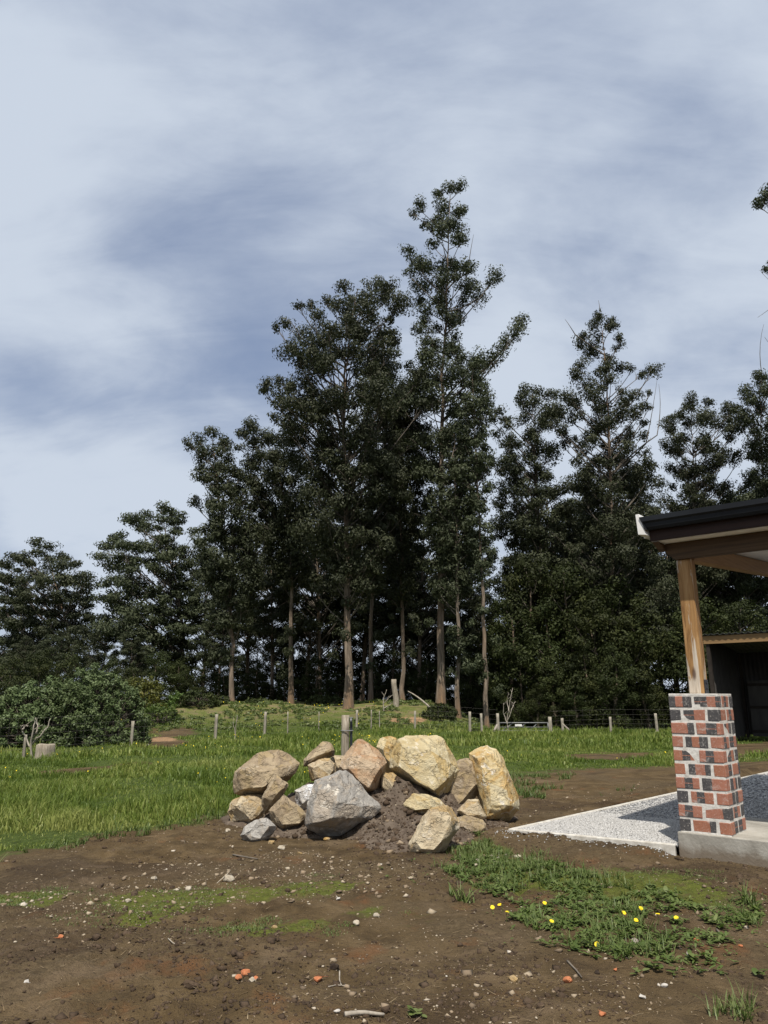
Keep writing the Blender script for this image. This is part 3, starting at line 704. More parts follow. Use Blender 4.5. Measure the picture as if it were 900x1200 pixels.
tag(link('soil_heap', hm), 'crumbly grey-brown soil heap lying between the boulders', 'soil heap')

def rock_mat(name, a, b, c3, stain, stain_amt, pale=0.5, lich=0.0):
    k = NT(name); co = k.coord('Object', loc=(abs(hash(name)) % 7, 0, 0)) if False else k.coord('Object')
    n1 = k.noise(co, 2.6, 7, 0.62, 0.7); n2 = k.noise(co, 9, 7, 0.68, 0.4); n3 = k.noise(co, 42, 4, 0.7)
    n4 = k.noise(k.coord('Object', loc=(7, 3, 5)), 3.4, 6, 0.66, 1.3)
    c = k.ramp(k.math('ADD', n1, k.math('MULTIPLY', k.math('SUBTRACT', k.attr('facet'), 0.5), 0.30)), [(0.30, a), (0.50, b), (0.70, c3)])
    c = k.mix(k.rng(n2, 0.38, 0.66, 0.0, 0.55), c, k.ramp(n2, [(0.3, a), (0.75, c3)]))
    c = k.mix(k.rng(k.math('ADD', n4, k.math('MULTIPLY', k.math('SUBTRACT', k.attr('facet'), 0.5), -0.2)), 0.50, 0.62, 0, stain_amt), c, stain)
    c = k.mix(k.rng(k.noise(k.coord('Object', loc=(2, 9, 4)), 5.5, 7, 0.74, 1.0), 0.56, 0.63, 0, pale), c, (0.66, 0.61, 0.52))
    c = k.mix(k.rng(k.noise(k.coord('Object', loc=(5, 1, 8)), 4.2, 5, 0.7), 0.62, 0.72, 0, 0.6), c, (0.13, 0.10, 0.072))   # soil still clinging
    c = k.mix(k.rng(n3, 0.62, 0.74, 0, 0.5), c, (0.05, 0.042, 0.034))
    f1 = k.math('ABSOLUTE', k.math('SUBTRACT', k.noise(k.coord('Object', (1, 1, 1.6), (0.5, 0.3, 0.2)), 2.2, 5, 0.55, 0.6), 0.5))
    crk = k.math('MULTIPLY', k.rng(f1, 0.0, 0.014, 1.0, 0.0), k.rng(n4, 0.40, 0.54, 0.0, 1.0))
    c = k.mix(k.math('MULTIPLY', crk, 0.18), c, (0.085, 0.062, 0.043))
    k.bump(k.math('ADD', k.math('ADD', k.math('MULTIPLY', n2, 0.9), k.math('MULTIPLY', n3, 0.35)), k.math('ADD', k.math('MULTIPLY', n1, 0.6), k.math('MULTIPLY', crk, -0.3))), 0.95, 0.05)
    return k.done(c, 0.9, 0.18)
RM = {
 'brown': rock_mat('brown_stone', (0.16, 0.118, 0.078), (0.29, 0.222, 0.145), (0.43, 0.345, 0.225), (0.40, 0.30, 0.15), 0.5, 0.25),
 'tan': rock_mat('tan_stone', (0.27, 0.20, 0.12), (0.42, 0.33, 0.21), (0.56, 0.475, 0.33), (0.44, 0.29, 0.11), 0.6, 0.45),
 'yellow': rock_mat('yellow_stone', (0.30, 0.23, 0.115), (0.45, 0.365, 0.21), (0.58, 0.51, 0.34), (0.50, 0.34, 0.12), 0.5, 0.65),
 'orange': rock_mat('orange_stone', (0.26, 0.165, 0.095), (0.40, 0.275, 0.17), (0.50, 0.39, 0.27), (0.40, 0.20, 0.09), 0.55, 0.35),
 'ochre': rock_mat('ochre_stone', (0.34, 0.235, 0.10), (0.50, 0.39, 0.20), (0.62, 0.545, 0.37), (0.48, 0.28, 0.08), 0.6, 0.85),
 'grey': rock_mat('grey_stone', (0.21, 0.195, 0.175), (0.30, 0.28, 0.25), (0.41, 0.385, 0.345), (0.46, 0.37, 0.27), 0.5, 0.8),
 'white': rock_mat('limewashed_stone', (0.24, 0.20, 0.16), (0.40, 0.36, 0.31), (0.60, 0.58, 0.55), (0.74, 0.74, 0.74), 0.95, 0.8),
}
def boulder(name, outline, Y, T, mat, label, front=None, tilt=0.28, seed=0, rough=1.0, group='boulders heaped on the soil'):
    r = random.Random(seed*7+3)
    o2 = np.array(outline, float); cen = o2.mean(0); o2 = cen+(o2-cen)*1.075; ymin, ymax = o2[:, 1].min(), o2[:, 1].max()
    c3 = P(cen[0], cen[1], Y); pts = []
    for x, y in o2:
        rel = ((ymin+ymax)/2-y)/max(1, (ymax-ymin)/2)                 # +1 at the top
        dep = tilt*T*rel*(1.0 if rel > 0 else 0.75)*0.6+r.uniform(-.10, .10)*T
        if rel < 0: dep = abs(dep)*0.6
        pts.append(P(x, y, Y+dep))
        q = cen+(np.array([x, y])-cen)*r.uniform(0.72, 0.9)
        pts.append(P(q[0], q[1], Y+T*r.uniform(0.30, 0.48)))
    if front:
        for x, y, d in front: pts.append(P(x, y, Y-d*T))
    else:
        for x, y in o2[::2]:
            s = r.uniform(0.45, 0.74); q = cen+(np.array([x, y])-cen)*s
            rel = ((ymin+ymax)/2-q[1])/max(1, (ymax-ymin)/2)
            pts.append(P(q[0], q[1], Y-T*(r.uniform(0.34, 0.44)-tilt*0.5*rel)))
    bm = bmesh.new()
    for p in pts: bm.verts.new(tuple(p-c3))
    res = bmesh.ops.convex_hull(bm, input=list(bm.verts))
    loose = [v for v in bm.verts if not v.link_faces]
    if loose: bmesh.ops.delete(bm, geom=loose, context='VERTS')
    bmesh.ops.dissolve_limit(bm, angle_limit=math.radians(7), verts=bm.verts, edges=bm.edges)
    bm.normal_update()
    for _ in range(2 if T >= 0.6 else 5):                                          # broken flat faces
        n_ = Vector((r.uniform(-1, 1), r.uniform(-1.3, 0.5), r.uniform(-0.55, 1.0))).normalized()
        sup = max(v.co.dot(n_) for v in bm.verts); d_ = sup*r.uniform(0.82, 0.95)
        cut = bmesh.ops.bisect_plane(bm, geom=list(bm.verts)+list(bm.edges)+list(bm.faces), plane_co=n_*d_, plane_no=n_, clear_outer=True)
        ed = [e for e in cut['geom_cut'] if isinstance(e, bmesh.types.BMEdge)]
        if len(ed) > 2: bmesh.ops.contextual_create(bm, geom=ed)
    bmesh.ops.recalc_face_normals(bm, faces=bm.faces)
    fl_ = bm.faces.layers.float.new('facet')
    for f_ in bm.faces: f_[fl_] = r.random()
    bmesh.ops.bevel(bm, geom=list(bm.edges), offset=0.006, segments=1, affect='EDGES', profile=0.6, clamp_overlap=True)
    bmesh.ops.triangulate(bm, faces=bm.faces)
    for it in range(6):
        le = [e for e in bm.edges if e.calc_length() > 0.026]
        if not le or len(bm.faces) > 14000: break
        bmesh.ops.subdivide_edges(bm, edges=le, cuts=1); bmesh.ops.triangulate(bm, faces=[f for f in bm.faces if len(f.verts) > 3])
    bm.normal_update()
    offs = Vector((r.uniform(0, 40), r.uniform(0, 40), r.uniform(0, 40)))
    for v in bm.verts:
        p = v.co+offs
        a = mnoise.fractal(p*2.6, 1.0, 2.1, 3); b = mnoise.noise(p*8.0); c = mnoise.noise(p*23.0)
        w = mnoise.voronoi(p*4.2)[0]; chip = min(0.22, w[1]-w[0])
        t_ = mnoise.fractal(p*3.1+Vector((9, 2, 4)), 1.0, 2.0, 2)*3.2; fl0 = math.floor(t_); fr_ = t_-fl0; st_ = fl0+min(1.0, max(0.0, (fr_-0.35)/0.16))
        v.co += v.normal*rough*(0.009*a+0.006*b+0.0042*c+0.030*(chip-0.15)+0.007*st_)
    me = bpy.data.meshes.new(name); bm.to_mesh(me); bm.free()
    me.polygons.foreach_set('use_smooth', np.ones(len(me.polygons), bool))
    me.set_sharp_from_angle(angle=math.radians(22))
    o = link(name, me, mat); o.location = tuple(c3)
    return tag(o, label, 'boulder', group)
def c5(*p): return [(x/4.737+260, y/4.737+850) for x, y in p]
def c6(*p): return [(x/4.5+420, y/4.5+850) for x, y in p]
def f5(*p): return [(x/4.737+260, y/4.737+850, d) for x, y, d in p]
def f6(*p): return [(x/4.5+420, y/4.5+850, d) for x, y, d in p]
BR = [
 (c5((75, 255), (120, 220), (200, 160), (310, 143), (370, 175), (420, 215), (400, 265), (340, 330), (225, 384), (130, 385), (80, 370), (70, 300)), 9.5, 0.62, 'brown',
  'large rounded brown boulder with a tan top at the meadow end of the heap', f5((110, 270, .4), (250, 250, .36), (320, 240, .30), (130, 350, .42), (230, 345, .45), (300, 300, .40), (200, 215, .26))),
 (c5((226, 400), (260, 335), (305, 262), (365, 305), (370, 335), (330, 395), (270, 470), (237, 487), (225, 440)), 9.05, 0.36, 'brown',
  'tilted wedge-shaped brown boulder leaning against the large rounded brown one', f5((235, 395, .42), (330, 352, .42), (300, 300, .18), (270, 430, .30))),
 (c5((35, 480), (50, 425), (110, 397), (165, 388), (225, 388), (238, 470), (230, 530), (150, 550), (60, 530)), 9.35, 0.46, 'tan',
  'cream and yellow boulder lying under the large rounded brown boulder', f5((70, 450, .35), (150, 420, .40), (160, 520, .46), (215, 440, .30))),
 (c5((107, 610), (140, 550), (200, 518), (250, 513), (300, 560), (285, 600), (230, 650), (205, 664), (130, 645)), 8.35, 0.34, 'grey',
  'flat-faced grey boulder, lowest at the meadow end of the heap', f5((125, 605, .4), (200, 535, .30), (215, 630, .45), (160, 640, .40), (260, 560, .30))),
 (c5((268, 475), (345, 393), (420, 450), (475, 510), (455, 560), (345, 590), (290, 530)), 8.8, 0.36, 'brown',
  'triangular brown boulder between the wedge-shaped rock and the big grey one', f5((300, 480, .36), (345, 420, .22), (340, 550, .45), (420, 490, .34), (430, 540, .38))),
 (c5((450, 190), (500, 140), (560, 100), (600, 98), (625, 140), (615, 168), (540, 190), (485, 222), (458, 225)), 9.75, 0.34, 'brown',
  'small dark-sided brown boulder perched on top near the old timber post', f5((470, 195, .40), (540, 165, .42), (600, 140, .40), (560, 115, .15), (480, 212, .36))),
 (c5((487, 225), (540, 195), (600, 183), (640, 225), (645, 270), (580, 310), (500, 305)), 9.5, 0.34, 'tan',
  'squarish tan boulder just under the small dark-sided perched one', f5((505, 235, .38), (590, 205, .36), (620, 250, .36), (520, 290, .42), (590, 290, .42))),
 (c5((612, 172), (650, 166), (690, 172), (695, 260), (640, 265), (612, 220)), 9.95, 0.28, 'tan',
  'pale boulder half hidden behind the tan and the reddish ones', None),
 (c5((408, 365), (440, 338), (480, 332), (535, 318), (530, 400), (495, 490), (432, 460), (412, 410)), 9.05, 0.30, 'white',
  'white-splashed stone wedged behind the big grey boulder', None),
 (c5((520, 310), (585, 280), (650, 257), (700, 260), (760, 330), (865, 450), (858, 482), (760, 540), (660, 600), (560, 610), (500, 575), (473, 545), (490, 430)), 8.55, 0.60, 'grey',
  'biggest grey boulder with a white-veined side at the front of the heap', f5((655, 275, .20), (640, 420, .45), (612, 515, .52), (535, 335, .22), (500, 545, .40), (500, 500, .36), (760, 370, .12), (840, 465, .10), (720, 520, .30), (560, 555, .34))),
 (c5((735, 83), (775, 84), (810, 108), (890, 165), (905, 210), (895, 290), (860, 355), (810, 378), (780, 350), (700, 270), (658, 250), (680, 170), (710, 110)), 9.15, 0.58, 'orange',
  'smooth reddish-orange boulder with a dark underside and pointed red tip', f5((700, 240, .42), (780, 330, .48), (720, 150, .30), (760, 105, .14), (880, 235, .46), (860, 180, .34), (815, 345, .50))),
 (c6((100, 115), (120, 68), (160, 57), (200, 75), (212, 115), (195, 190), (185, 250), (140, 250), (130, 190)), 9.85, 0.36, 'ochre',
  'upright ochre boulder behind, between the reddish and the largest yellow one', None),
 (c6((213, 82), (260, 64), (330, 70), (410, 63), (437, 85), (500, 180), (517, 232), (510, 292), (440, 392), (380, 365), (270, 300), (200, 245), (180, 225), (183, 170)), 9.25, 0.62, 'yellow',
  'largest pale yellow boulder, broken-faced, crowning the heap', f6((225, 100, .28), (210, 215, .44), (330, 310, .50), (320, 205, .40), (300, 110, .26), (380, 130, .30), (420, 160, .18), (430, 250, .40), (470, 280, .36), (400, 345, .52), (490, 200, .14))),
 (c6((128, 258), (185, 248), (240, 300), (255, 400), (200, 385), (130, 350)), 9.05, 0.30, 'tan',
  'small pale stone in shade under the reddish and yellow boulders', None),
 (c6((248, 415), (290, 353), (370, 363), (430, 395), (455, 425), (400, 470), (330, 480), (260, 450)), 8.75, 0.36, 'yellow',
  'low yellow boulder half buried in soil under the largest yellow one', f6((290, 400, .34), (380, 395, .36), (300, 450, .44), (400, 440, .44))),
 (c6((273, 628), (300, 570), (340, 490), (380, 450), (450, 428), (490, 435), (530, 490), (527, 545), (480, 620), (412, 715), (350, 718), (280, 680)), 7.85, 0.46, 'tan',
  'slab-faced tan boulder standing alone at the front foot of the heap', f6((295, 615, .40), (385, 465, .26), (480, 450, .22), (500, 500, .28), (400, 660, .48), (330, 655, .48), (450, 600, .42))),
 (c6((505, 190), (560, 178), (602, 190), (645, 260), (668, 300), (645, 345), (590, 410), (510, 460), (440, 420), (470, 330), (500, 260)), 9.4, 0.50, 'brown',
  'upright brown boulder between the largest yellow and the tall ochre one', f6((530, 220, .30), (590, 215, .28), (520, 420, .46), (630, 300, .36), (560, 380, .46), (480, 380, .40))),
 (c6((588, 158), (630, 138), (680, 119), (730, 135), (762, 180), (800, 280), (836, 380), (838, 435), (790, 495), (700, 510), (655, 485), (650, 430), (660, 330), (630, 240), (595, 190)), 9.35, 0.60, 'ochre',
  'tall ochre and white boulder at the gravel end of the heap', f6((640, 180, .30), (690, 300, .46), (760, 240, .30), (700, 420, .52), (800, 420, .44), (680, 480, .44), (780, 340, .40), (690, 150, .16))),
 (c6((523, 452), (570, 400), (635, 388), (648, 440), (668, 482), (620, 500), (560, 490)), 8.85, 0.24, 'tan',
  'small pointed tan stone resting on the low slab by the tall ochre boulder', None),
 (c6((515, 490), (560, 480), (660, 508), (678, 570), (612, 592), (525, 590)), 8.7, 0.36, 'brown',
  'low flat brown boulder beneath the small pointed tan stone', f6((530, 520, .40), (600, 520, .36), (660, 540, .34), (620, 575, .44))),
]
for i, b in enumerate(BR):
    boulder('boulder', b[0], b[1], b[2], RM[b[3]], b[4], b[5], seed=i+1)

# ------------------------------------------------------------------ trees
def leaf_cloud(rng, cen, rad, per_m2, size, flat=0.72, droop=0.55, aspect=0.42, sub=7, tj=0.12):
    """leaf-sized diamonds spread through clumps; cen (n,3), rad (n,)"""
    V, T = [], []
    for c, r in zip(cen, rad):
        n = int(per_m2*r*r)
        if n < 4: continue
        d = rng.normal(size=(sub, 3)); d /= np.linalg.norm(d, axis=1, keepdims=True)
        sc = d*r*(0.24+0.34*rng.random((sub, 1))); sr = r*(0.30+0.20*rng.random(sub))
        w = rng.integers(0, sub, n)
        g = rng.normal(size=(n, 3)); g /= np.linalg.norm(g, axis=1, keepdims=True)+1e-9
        p = sc[w]+g*(sr[w]*np.cbrt(rng.random(n))*1.25)[:, None]
        p[:, 2] *= flat
        o_ = p.copy(); o_[:, 2] /= flat; o_ = o_/(r*0.8) + 0.6*g + rng.normal(size=(n, 3))*0.62; o_[:, 2] += 0.25
        o_ /= np.linalg.norm(o_, axis=1, keepdims=True)+1e-9
        a = rng.normal(size=(n, 3)); a[:, 2] -= droop*1.8; a -= o_*np.sum(a*o_, 1, keepdims=True); a /= np.linalg.norm(a, axis=1, keepdims=True)+1e-9
        b = np.cross(o_, a)
        L = size*(0.65+0.7*rng.random(n)); a = a*(L/2)[:, None]; b = b*(L*aspect/2)[:, None]
        p = p+c
        V.append(np.stack([p-a, p+b+a*0.15, p+a, p-b+a*0.15], 1).reshape(-1, 3))
        t = np.clip(rng.normal(0.42, 0.10)+0.10*rng.normal(size=sub)[w]+rng.normal(0, tj, n), 0, 1)
        T.append(np.repeat(t, 4))
    V = np.vstack(V); Fq = np.arange(len(V)).reshape(-1, 4)
    return V, Fq, np.concatenate(T)
def path_at(path, z):
    zs = path[:, 2]; return np.array([np.interp(z, zs, path[:, i]) for i in range(3)])
def gum_tree(spec):
    rng = np.random.default_rng(spec['seed']); Y = spec['Y']
    tp = spec['trunk']; base = P(tp[0][0], tp[0][1], Y); zb = zg(base[0], Y)
    pts = []
    for i, (x, y) in enumerate(tp):
        q = P(x, y, Y); q[1] = Y+(0 if i == 0 else rng.normal(0, 0.25)); pts.append(q)
    pts[0][2] = zb-0.3
    ctrl = np.array(pts); t = np.linspace(0, len(ctrl)-1, 22)
    path = np.stack([np.interp(t, np.arange(len(ctrl)), ctrl[:, i]) for i in range(3)], -1)
    for _ in range(2): path[1:-1] = (path[:-2]+2*path[1:-1]+path[2:])/4
    path[1:-1, :2] += rng.normal(0, 0.04, (len(path)-2, 2))
    org = np.array([base[0], Y, zb]); root = empty(spec.get('name', 'eucalyptus_tree'), tuple(org))
    tag(root, spec['label'], 'tree', spec.get('group', 'tall eucalyptus trees of the grove'))
    r0 = 0.60*spec.get('r', 0.30); H = path[-1, 2]-zb
    rad = r0*(1-0.93*np.clip((path[:, 2]-zb)/H, 0, 1)**0.85)*(1+0.22*np.exp(-(path[:, 2]-zb)/0.5)); rad = np.clip(rad, 0.02, None)
    bag = Bag(); bag.tube(path-org, rad, 10); bag.build('trunk', M['bark'], root, True)
    # clumps of leaves inside the crown's outline
    prof = np.array(spec['prof'], float); y0, y1 = prof[0, 0], prof[-1, 0]
    cen, rr = [], []
    for e in spec.get('extra', []):
        cen.append(P(e[0], e[1], Y+rng.normal(0, 0.7))); rr.append(e[2])
    n_extra = len(cen)
    s = spec.get('puff', 1.0); tries = 0; want = int(1.25*spec.get('n', 90)); sd = spec['seed']*3.7
    while len(cen) < want+n_extra and tries < want*40:
        tries += 1
        f = rng.random()**spec.get('bias', 1.1); py = y0+(y1-y0)*f
        xl, xr = np.interp(py, prof[:, 0], prof[:, 1]), np.interp(py, prof[:, 0], prof[:, 2])
        m = mpp(py, Y); th = rng.random()*2*math.pi; side = math.cos(th)
        uneven = 1.06+0.30*float(vnoise(np.array([py/26.0+sd]), np.array([1.4*side+sd]), seed=7)[0])
        hw = (xr-xl)/2*m*uneven
        top = max(0.0, 1-f/0.5)                                  # open, clumped head; closer growth low on the trunk
        r = s*(rng.uniform(0.6, 1.35) if rng.random() < 0.4+0.5*top else rng.uniform(0.45, 0.9)); r = min(r, max(0.35, hw*0.8))
        rho = (0.2+0.8*rng.random())**0.55*max(0.0, (hw-0.42*r)/max((xr-xl)/2*m, 1e-3))
        q = P((xl+xr)/2+(xr-xl)/2*rho*side, py+0.30*r/m, Y)
        q[1] += (xr-xl)/2*m*rho*math.sin(th)*0.85
        if cen:
            d = np.linalg.norm((np.array(cen)-q)*[1, 1, 1.35], axis=1)
            if (d < (0.50+0.16*top)*(np.array(rr)+r)).any(): continue
        cen.append(q); rr.append(r)
    for _ in range(spec.get('low', 11)):                       # leafy shoots low on the trunk
        zz = zb+(0.10+0.22*rng.random())*H; q = path_at(path, zz)+rng.normal(0, 0.45, 3)*[1, 1, 0.3]; cen.append(q); rr.append(rng.uniform(0.28, 0.6))
    cen = np.array(cen); rr = np.array(rr)
    # limbs
    lb = Bag()
    for i, (c, r) in enumerate(zip(cen, rr)):
        if i >= len(cen)-spec.get('low', 11): break
        ax = path_at(path, min(c[2], path[-1, 2])); lat = math.hypot(c[0]-ax[0], c[1]-ax[1])
        zs = c[2]-lat*rng.uniform(0.7, 1.25)-0.3
        if zs < zb+0.16*H: zs = min(c[2]-0.2, zb+0.16*H+rng.random())
        st = path_at(path, min(zs, path[-1, 2]-0.05)); end = c+np.array([0, 0, -0.25*r])
        mid = (st+end)/2+np.array([0, 0, -0.16*lat])+rng.normal(0, 0.26, 3)*min(1, lat*0.4)
        L = np.linalg.norm(end-st)
        if L < 0.3: continue
        st = path_at(path, min(st[2], path[-1, 2]-0.25))
        rb0 = np.clip(0.016+0.009*L, 0.018, 0.085)
        if c[2] < zb+0.62*H and rng.random() < 0.5: continue
        lb.tube(bez(st, mid, end, 6)-org, np.linspace(rb0, 0.014, 6), 5)
        for q in range(3):
            e2 = c+np.clip(rng.normal(0, 0.5, 3), -0.75, 0.75)*r*[1, 1, 0.6]
            lb.tube(bez(end*0.75+mid*0.25, (end+e2)/2+[0, 0, 0.12*r], e2, 4)-org, np.linspace(0.016, 0.006, 4), 3)
    for (x0, yy0, x1, yy1) in spec.get('twigs', []):
        a, b = P(x0, yy0, Y), P(x1, yy1, Y); ax = path_at(path, min(a[2], path[-1, 2])); lat = math.hypot(a[0]-ax[0], a[1]-ax[1])
        st = path_at(path, max(zb+0.3*H, min(a[2]-0.9*lat, path[-1, 2]-0.3)))
        q1 = bez(st, (st+a)/2+rng.normal(0, 0.1, 3), a, 6); q2 = bez(a, (a+b)/2+rng.normal(0, 0.15, 3), b, 6)
        lb.tube(np.vstack([q1, q2[1:]])-org, np.linspace(0.055, 0.008, 11), 4)
    if lb.n: lb.build('limbs', M['limb'], root, True)
    V, F, T = leaf_cloud(rng, cen-org, rr, spec.get('dens', 640), spec.get('leaf', 0.16), spec.get('flat', 0.84), 0.55)
    link('crown', np_mesh('crown', V, F, spec.get('mat', M['gum_leaf']), T), None, root)
    return root
TREES = [
 dict(seed=1, Y=38, r=0.36, trunk=[(516, 828), (517, 600), (519, 450), (524, 330), (527, 232)], n=130, puff=1.0,
      prof=[(214, 510, 545), (235, 506, 550), (262, 502, 552), (290, 474, 560), (330, 469, 560), (352, 486, 548), (385, 488, 548), (420, 478, 565), (460, 466, 578), (520, 470, 574), (590, 482, 568), (650, 490, 560), (700, 504, 548)],
      extra=[(527, 222, .85), (540, 218, .6), (512, 226, .6), (491, 242, .75), (485, 250, .5), (498, 262, .5), (580, 322, .75), (574, 330, .5), (612, 378, .85), (603, 390, .8), (594, 402, .8), (583, 412, .8), (571, 426, .9), (478, 295, .7)],
      twigs=[(548, 320, 555, 275), (530, 500, 470, 455)],
      label='tallest eucalyptus of the grove with a narrow forked crown behind the heap'),
 dict(seed=2, Y=37, r=0.36, trunk=[(408, 830), (406, 600), (402, 480), (408, 400), (420, 345)], n=170, puff=1.1,
      prof=[(326, 425, 458), (345, 400, 478), (372, 352, 482), (400, 336, 486), (435, 314, 490), (470, 318, 490), (520, 328, 488), (570, 336, 480), (630, 352, 466), (690, 376, 444)],
      extra=[(404, 336, .75), (412, 350, .7), (381, 352, .65), (364, 357, .6), (350, 358, .5), (334, 379, .7), (326, 384, .5), (372, 372, .8), (313, 450, .7), (309, 458, .5), (440, 334, .8), (455, 342, .7)],
      twigs=[(352, 395, 334, 372), (372, 392, 364, 352), (402, 470, 385, 440)],
      label='broad eucalyptus with a thick brown trunk, second tallest of the grove'),
 dict(seed=3, Y=41, r=0.24, trunk=[(272, 838), (268, 700), (256, 560), (248, 512)], n=95, puff=1.1,
      prof=[(502, 236, 262), (518, 217, 284), (545, 224, 296), (580, 230, 304), (620, 230, 308), (680, 236, 304), (730, 244, 296)],
      extra=[(224, 520, .7), (232, 514, .7), (248, 506, .8), (262, 522, .7), (226, 588, .7)],
      label='slim-trunked eucalyptus with a rounded head where the grove steps down'),
 dict(seed=4, Y=42, r=0.26, trunk=[(341, 828), (341, 640), (330, 560), (308, 502)], n=95, puff=1.1,
      prof=[(494, 282, 312), (508, 276, 338), (540, 284, 360), (590, 294, 370), (640, 306, 370), (680, 322, 362)],
      extra=[(296, 498, .8), (285, 508, .7), (325, 512, .8), (338, 520, .7)],
      label='eucalyptus with a pale straight bare trunk rising from the grassy bank'),
 dict(seed=5, Y=43, r=0.24, trunk=[(434, 832), (436, 600), (446, 450), (452, 400)], n=70, puff=1.1,
      prof=[(396, 434, 470), (450, 420, 484), (540, 412, 484), (630, 412, 474), (690, 420, 458)],
      label='dark slender eucalyptus just beside the thick brown trunk'),
 dict(seed=6, Y=39.5, r=0.22, trunk=[(473, 838), (470, 600), (466, 470)], n=75, puff=1.0,
      prof=[(445, 452, 490), (520, 444, 500), (620, 446, 500), (700, 456, 490)],
      label='reddish-trunked eucalyptus beside the broken grey stump on the bank'),
 dict(seed=7, Y=35, r=0.20, trunk=[(571, 858), (566, 700), (559, 550), (553, 440)], n=48, puff=0.8,
      prof=[(425, 540, 568), (480, 540, 577), (560, 538, 574), (630, 544, 578), (680, 554, 578)],
      label='slim grey-trunked eucalyptus standing by the farm gate'),
 dict(seed=8, Y=36, r=0.21, trunk=[(538, 858), (535, 650), (531, 510)], n=70, puff=0.95,
      prof=[(500, 514, 550), (600, 506, 560), (690, 512, 558)],
      label='grey-barked eucalyptus with low leafy growth behind the round green shrub'),
 dict(seed=9, Y=44, r=0.26, trunk=[(634, 852), (632, 650), (628, 540), (622, 465)], n=110, puff=1.05,
      prof=[(452, 606, 638), (468, 588, 656), (500, 573, 664), (540, 572, 664), (590, 582, 668), (650, 592, 676), (720, 600, 680)],
      extra=[(578, 492, .8), (585, 480, .7), (615, 456, .8), (576, 540, .6), (650, 462, .6)],
      twigs=[(600, 545, 578, 560)],
      label='flat-headed eucalyptus across the sky gap from the tallest tree'),
 dict(seed=10, Y=42, r=0.28, trunk=[(714, 852), (716, 650), (713, 500), (706, 400), (702, 366)], n=150, puff=1.0,
      prof=[(366, 694, 710), (382, 684, 726), (400, 672, 733), (418, 690, 730), (436, 678, 736), (470, 660, 748), (520, 654, 765), (600, 658, 778), (700, 664, 782), (760, 670, 778)],
      extra=[(702, 369, .6), (680, 400, .8), (688, 393, .6), (728, 396, .6), (764, 434, .8), (752, 437, .6), (740, 432, .5), (682, 432, .9), (672, 440, .7), (761, 460, .35), (760, 478, .35)],
      twigs=[(703, 372, 701, 352), (674, 392, 662, 374), (742, 470, 764, 430), (757, 520, 770, 445), (770, 510, 772, 450)],
      label='spire-topped eucalyptus with bare side twigs above the verandah gutter'),
 dict(seed=11, Y=47, r=0.24, trunk=[(806, 850), (812, 650), (816, 560), (812, 480)], n=85, puff=1.05,
      prof=[(464, 798, 832), (482, 782, 862), (510, 776, 864), (540, 778, 862), (600, 780, 856), (680, 786, 856)],
      extra=[(787, 492, .7), (812, 468, .9), (830, 470, .7), (854, 478, .8), (843, 500, .8), (778, 520, .6), (858, 478, .5)],
      twigs=[(812, 580, 778, 505), (820, 600, 842, 548)],
      label='open-crowned eucalyptus just above the verandah gutter, lower than its neighbours'),
 dict(seed=12, Y=44, r=0.26, trunk=[(905, 850), (902, 640), (896, 540), (892, 455)], n=90, puff=1.1,
      prof=[(436, 880, 910), (455, 868, 930), (500, 872, 936), (560, 866, 940), (640, 870, 946)],
      extra=[(863, 478, .6), (876, 456, .7), (890, 444, .8), (862, 482, .4)],
      twigs=[(885, 490, 866, 455), (893, 440, 895, 380)],
      label='eucalyptus at the frame edge above the verandah roof, its crown rounded'),
 dict(seed=13, Y=36, r=0.34, trunk=[(968, 860), (962, 600), (955, 400), (950, 200)], n=60, puff=1.0,
      prof=[(190, 940, 985), (260, 925, 1000), (400, 922, 1010), (520, 925, 1010)],
      extra=[(893, 234, .75), (887, 238, .5), (904, 226, .9), (918, 222, .9), (897, 316, .38), (903, 310, .4)],
      twigs=[(950, 330, 888, 372), (955, 300, 895, 226), (952, 390, 893, 320), (955, 480, 896, 395)],
      label='giant eucalyptus mostly outside the frame, only branch tips entering high up'),
 dict(seed=14, Y=52, r=0.30, trunk=[(218, 826), (212, 720), (200, 650), (190, 600)], n=120, puff=1.45, flat=0.6, dens=330, leaf=0.21,
      prof=[(592, 176, 212), (606, 134, 230), (640, 112, 238), (690, 114, 240), (740, 124, 238), (785, 140, 230)],
      extra=[(192, 596, 1.1), (172, 604, 1.0), (212, 606, 1.0), (140, 628, 1.0), (124, 640, 1.0), (116, 652, .9)],
      label='wide domed eucalyptus beyond the dense bush, second from the meadow end'),
 dict(seed=15, Y=58, r=0.30, trunk=[(88, 822), (82, 740), (66, 680), (52, 645)], n=95, puff=1.5, flat=0.55, dens=300, leaf=0.22,
      prof=[(634, 30, 72), (650, 4, 96), (680, 6, 108), (720, 14, 122), (770, 20, 128)],
      extra=[(44, 637, 1.1), (58, 640, 1.0), (16, 652, 1.0), (6, 662, .9), (72, 652, 1.0), (90, 662, .9), (2, 690, .8)],
      twigs=[(40, 690, 5, 664), (60, 700, 30, 645)],
      label='outermost domed eucalyptus, farthest tree at the meadow end of the grove'),
 dict(seed=16, Y=60, r=0.25, trunk=[(-20, 822), (-10, 770), (0, 720)], n=60, puff=1.4, flat=0.6, dens=300, leaf=0.22,
      prof=[(706, -20, 24), (730, -50, 44), (790, -50, 60)], extra=[(18, 712, .9), (8, 700, .8)],
      label='low far eucalyptus cut by the frame edge above the dense bush'),
]
for sp in TREES: gum_tree(sp)

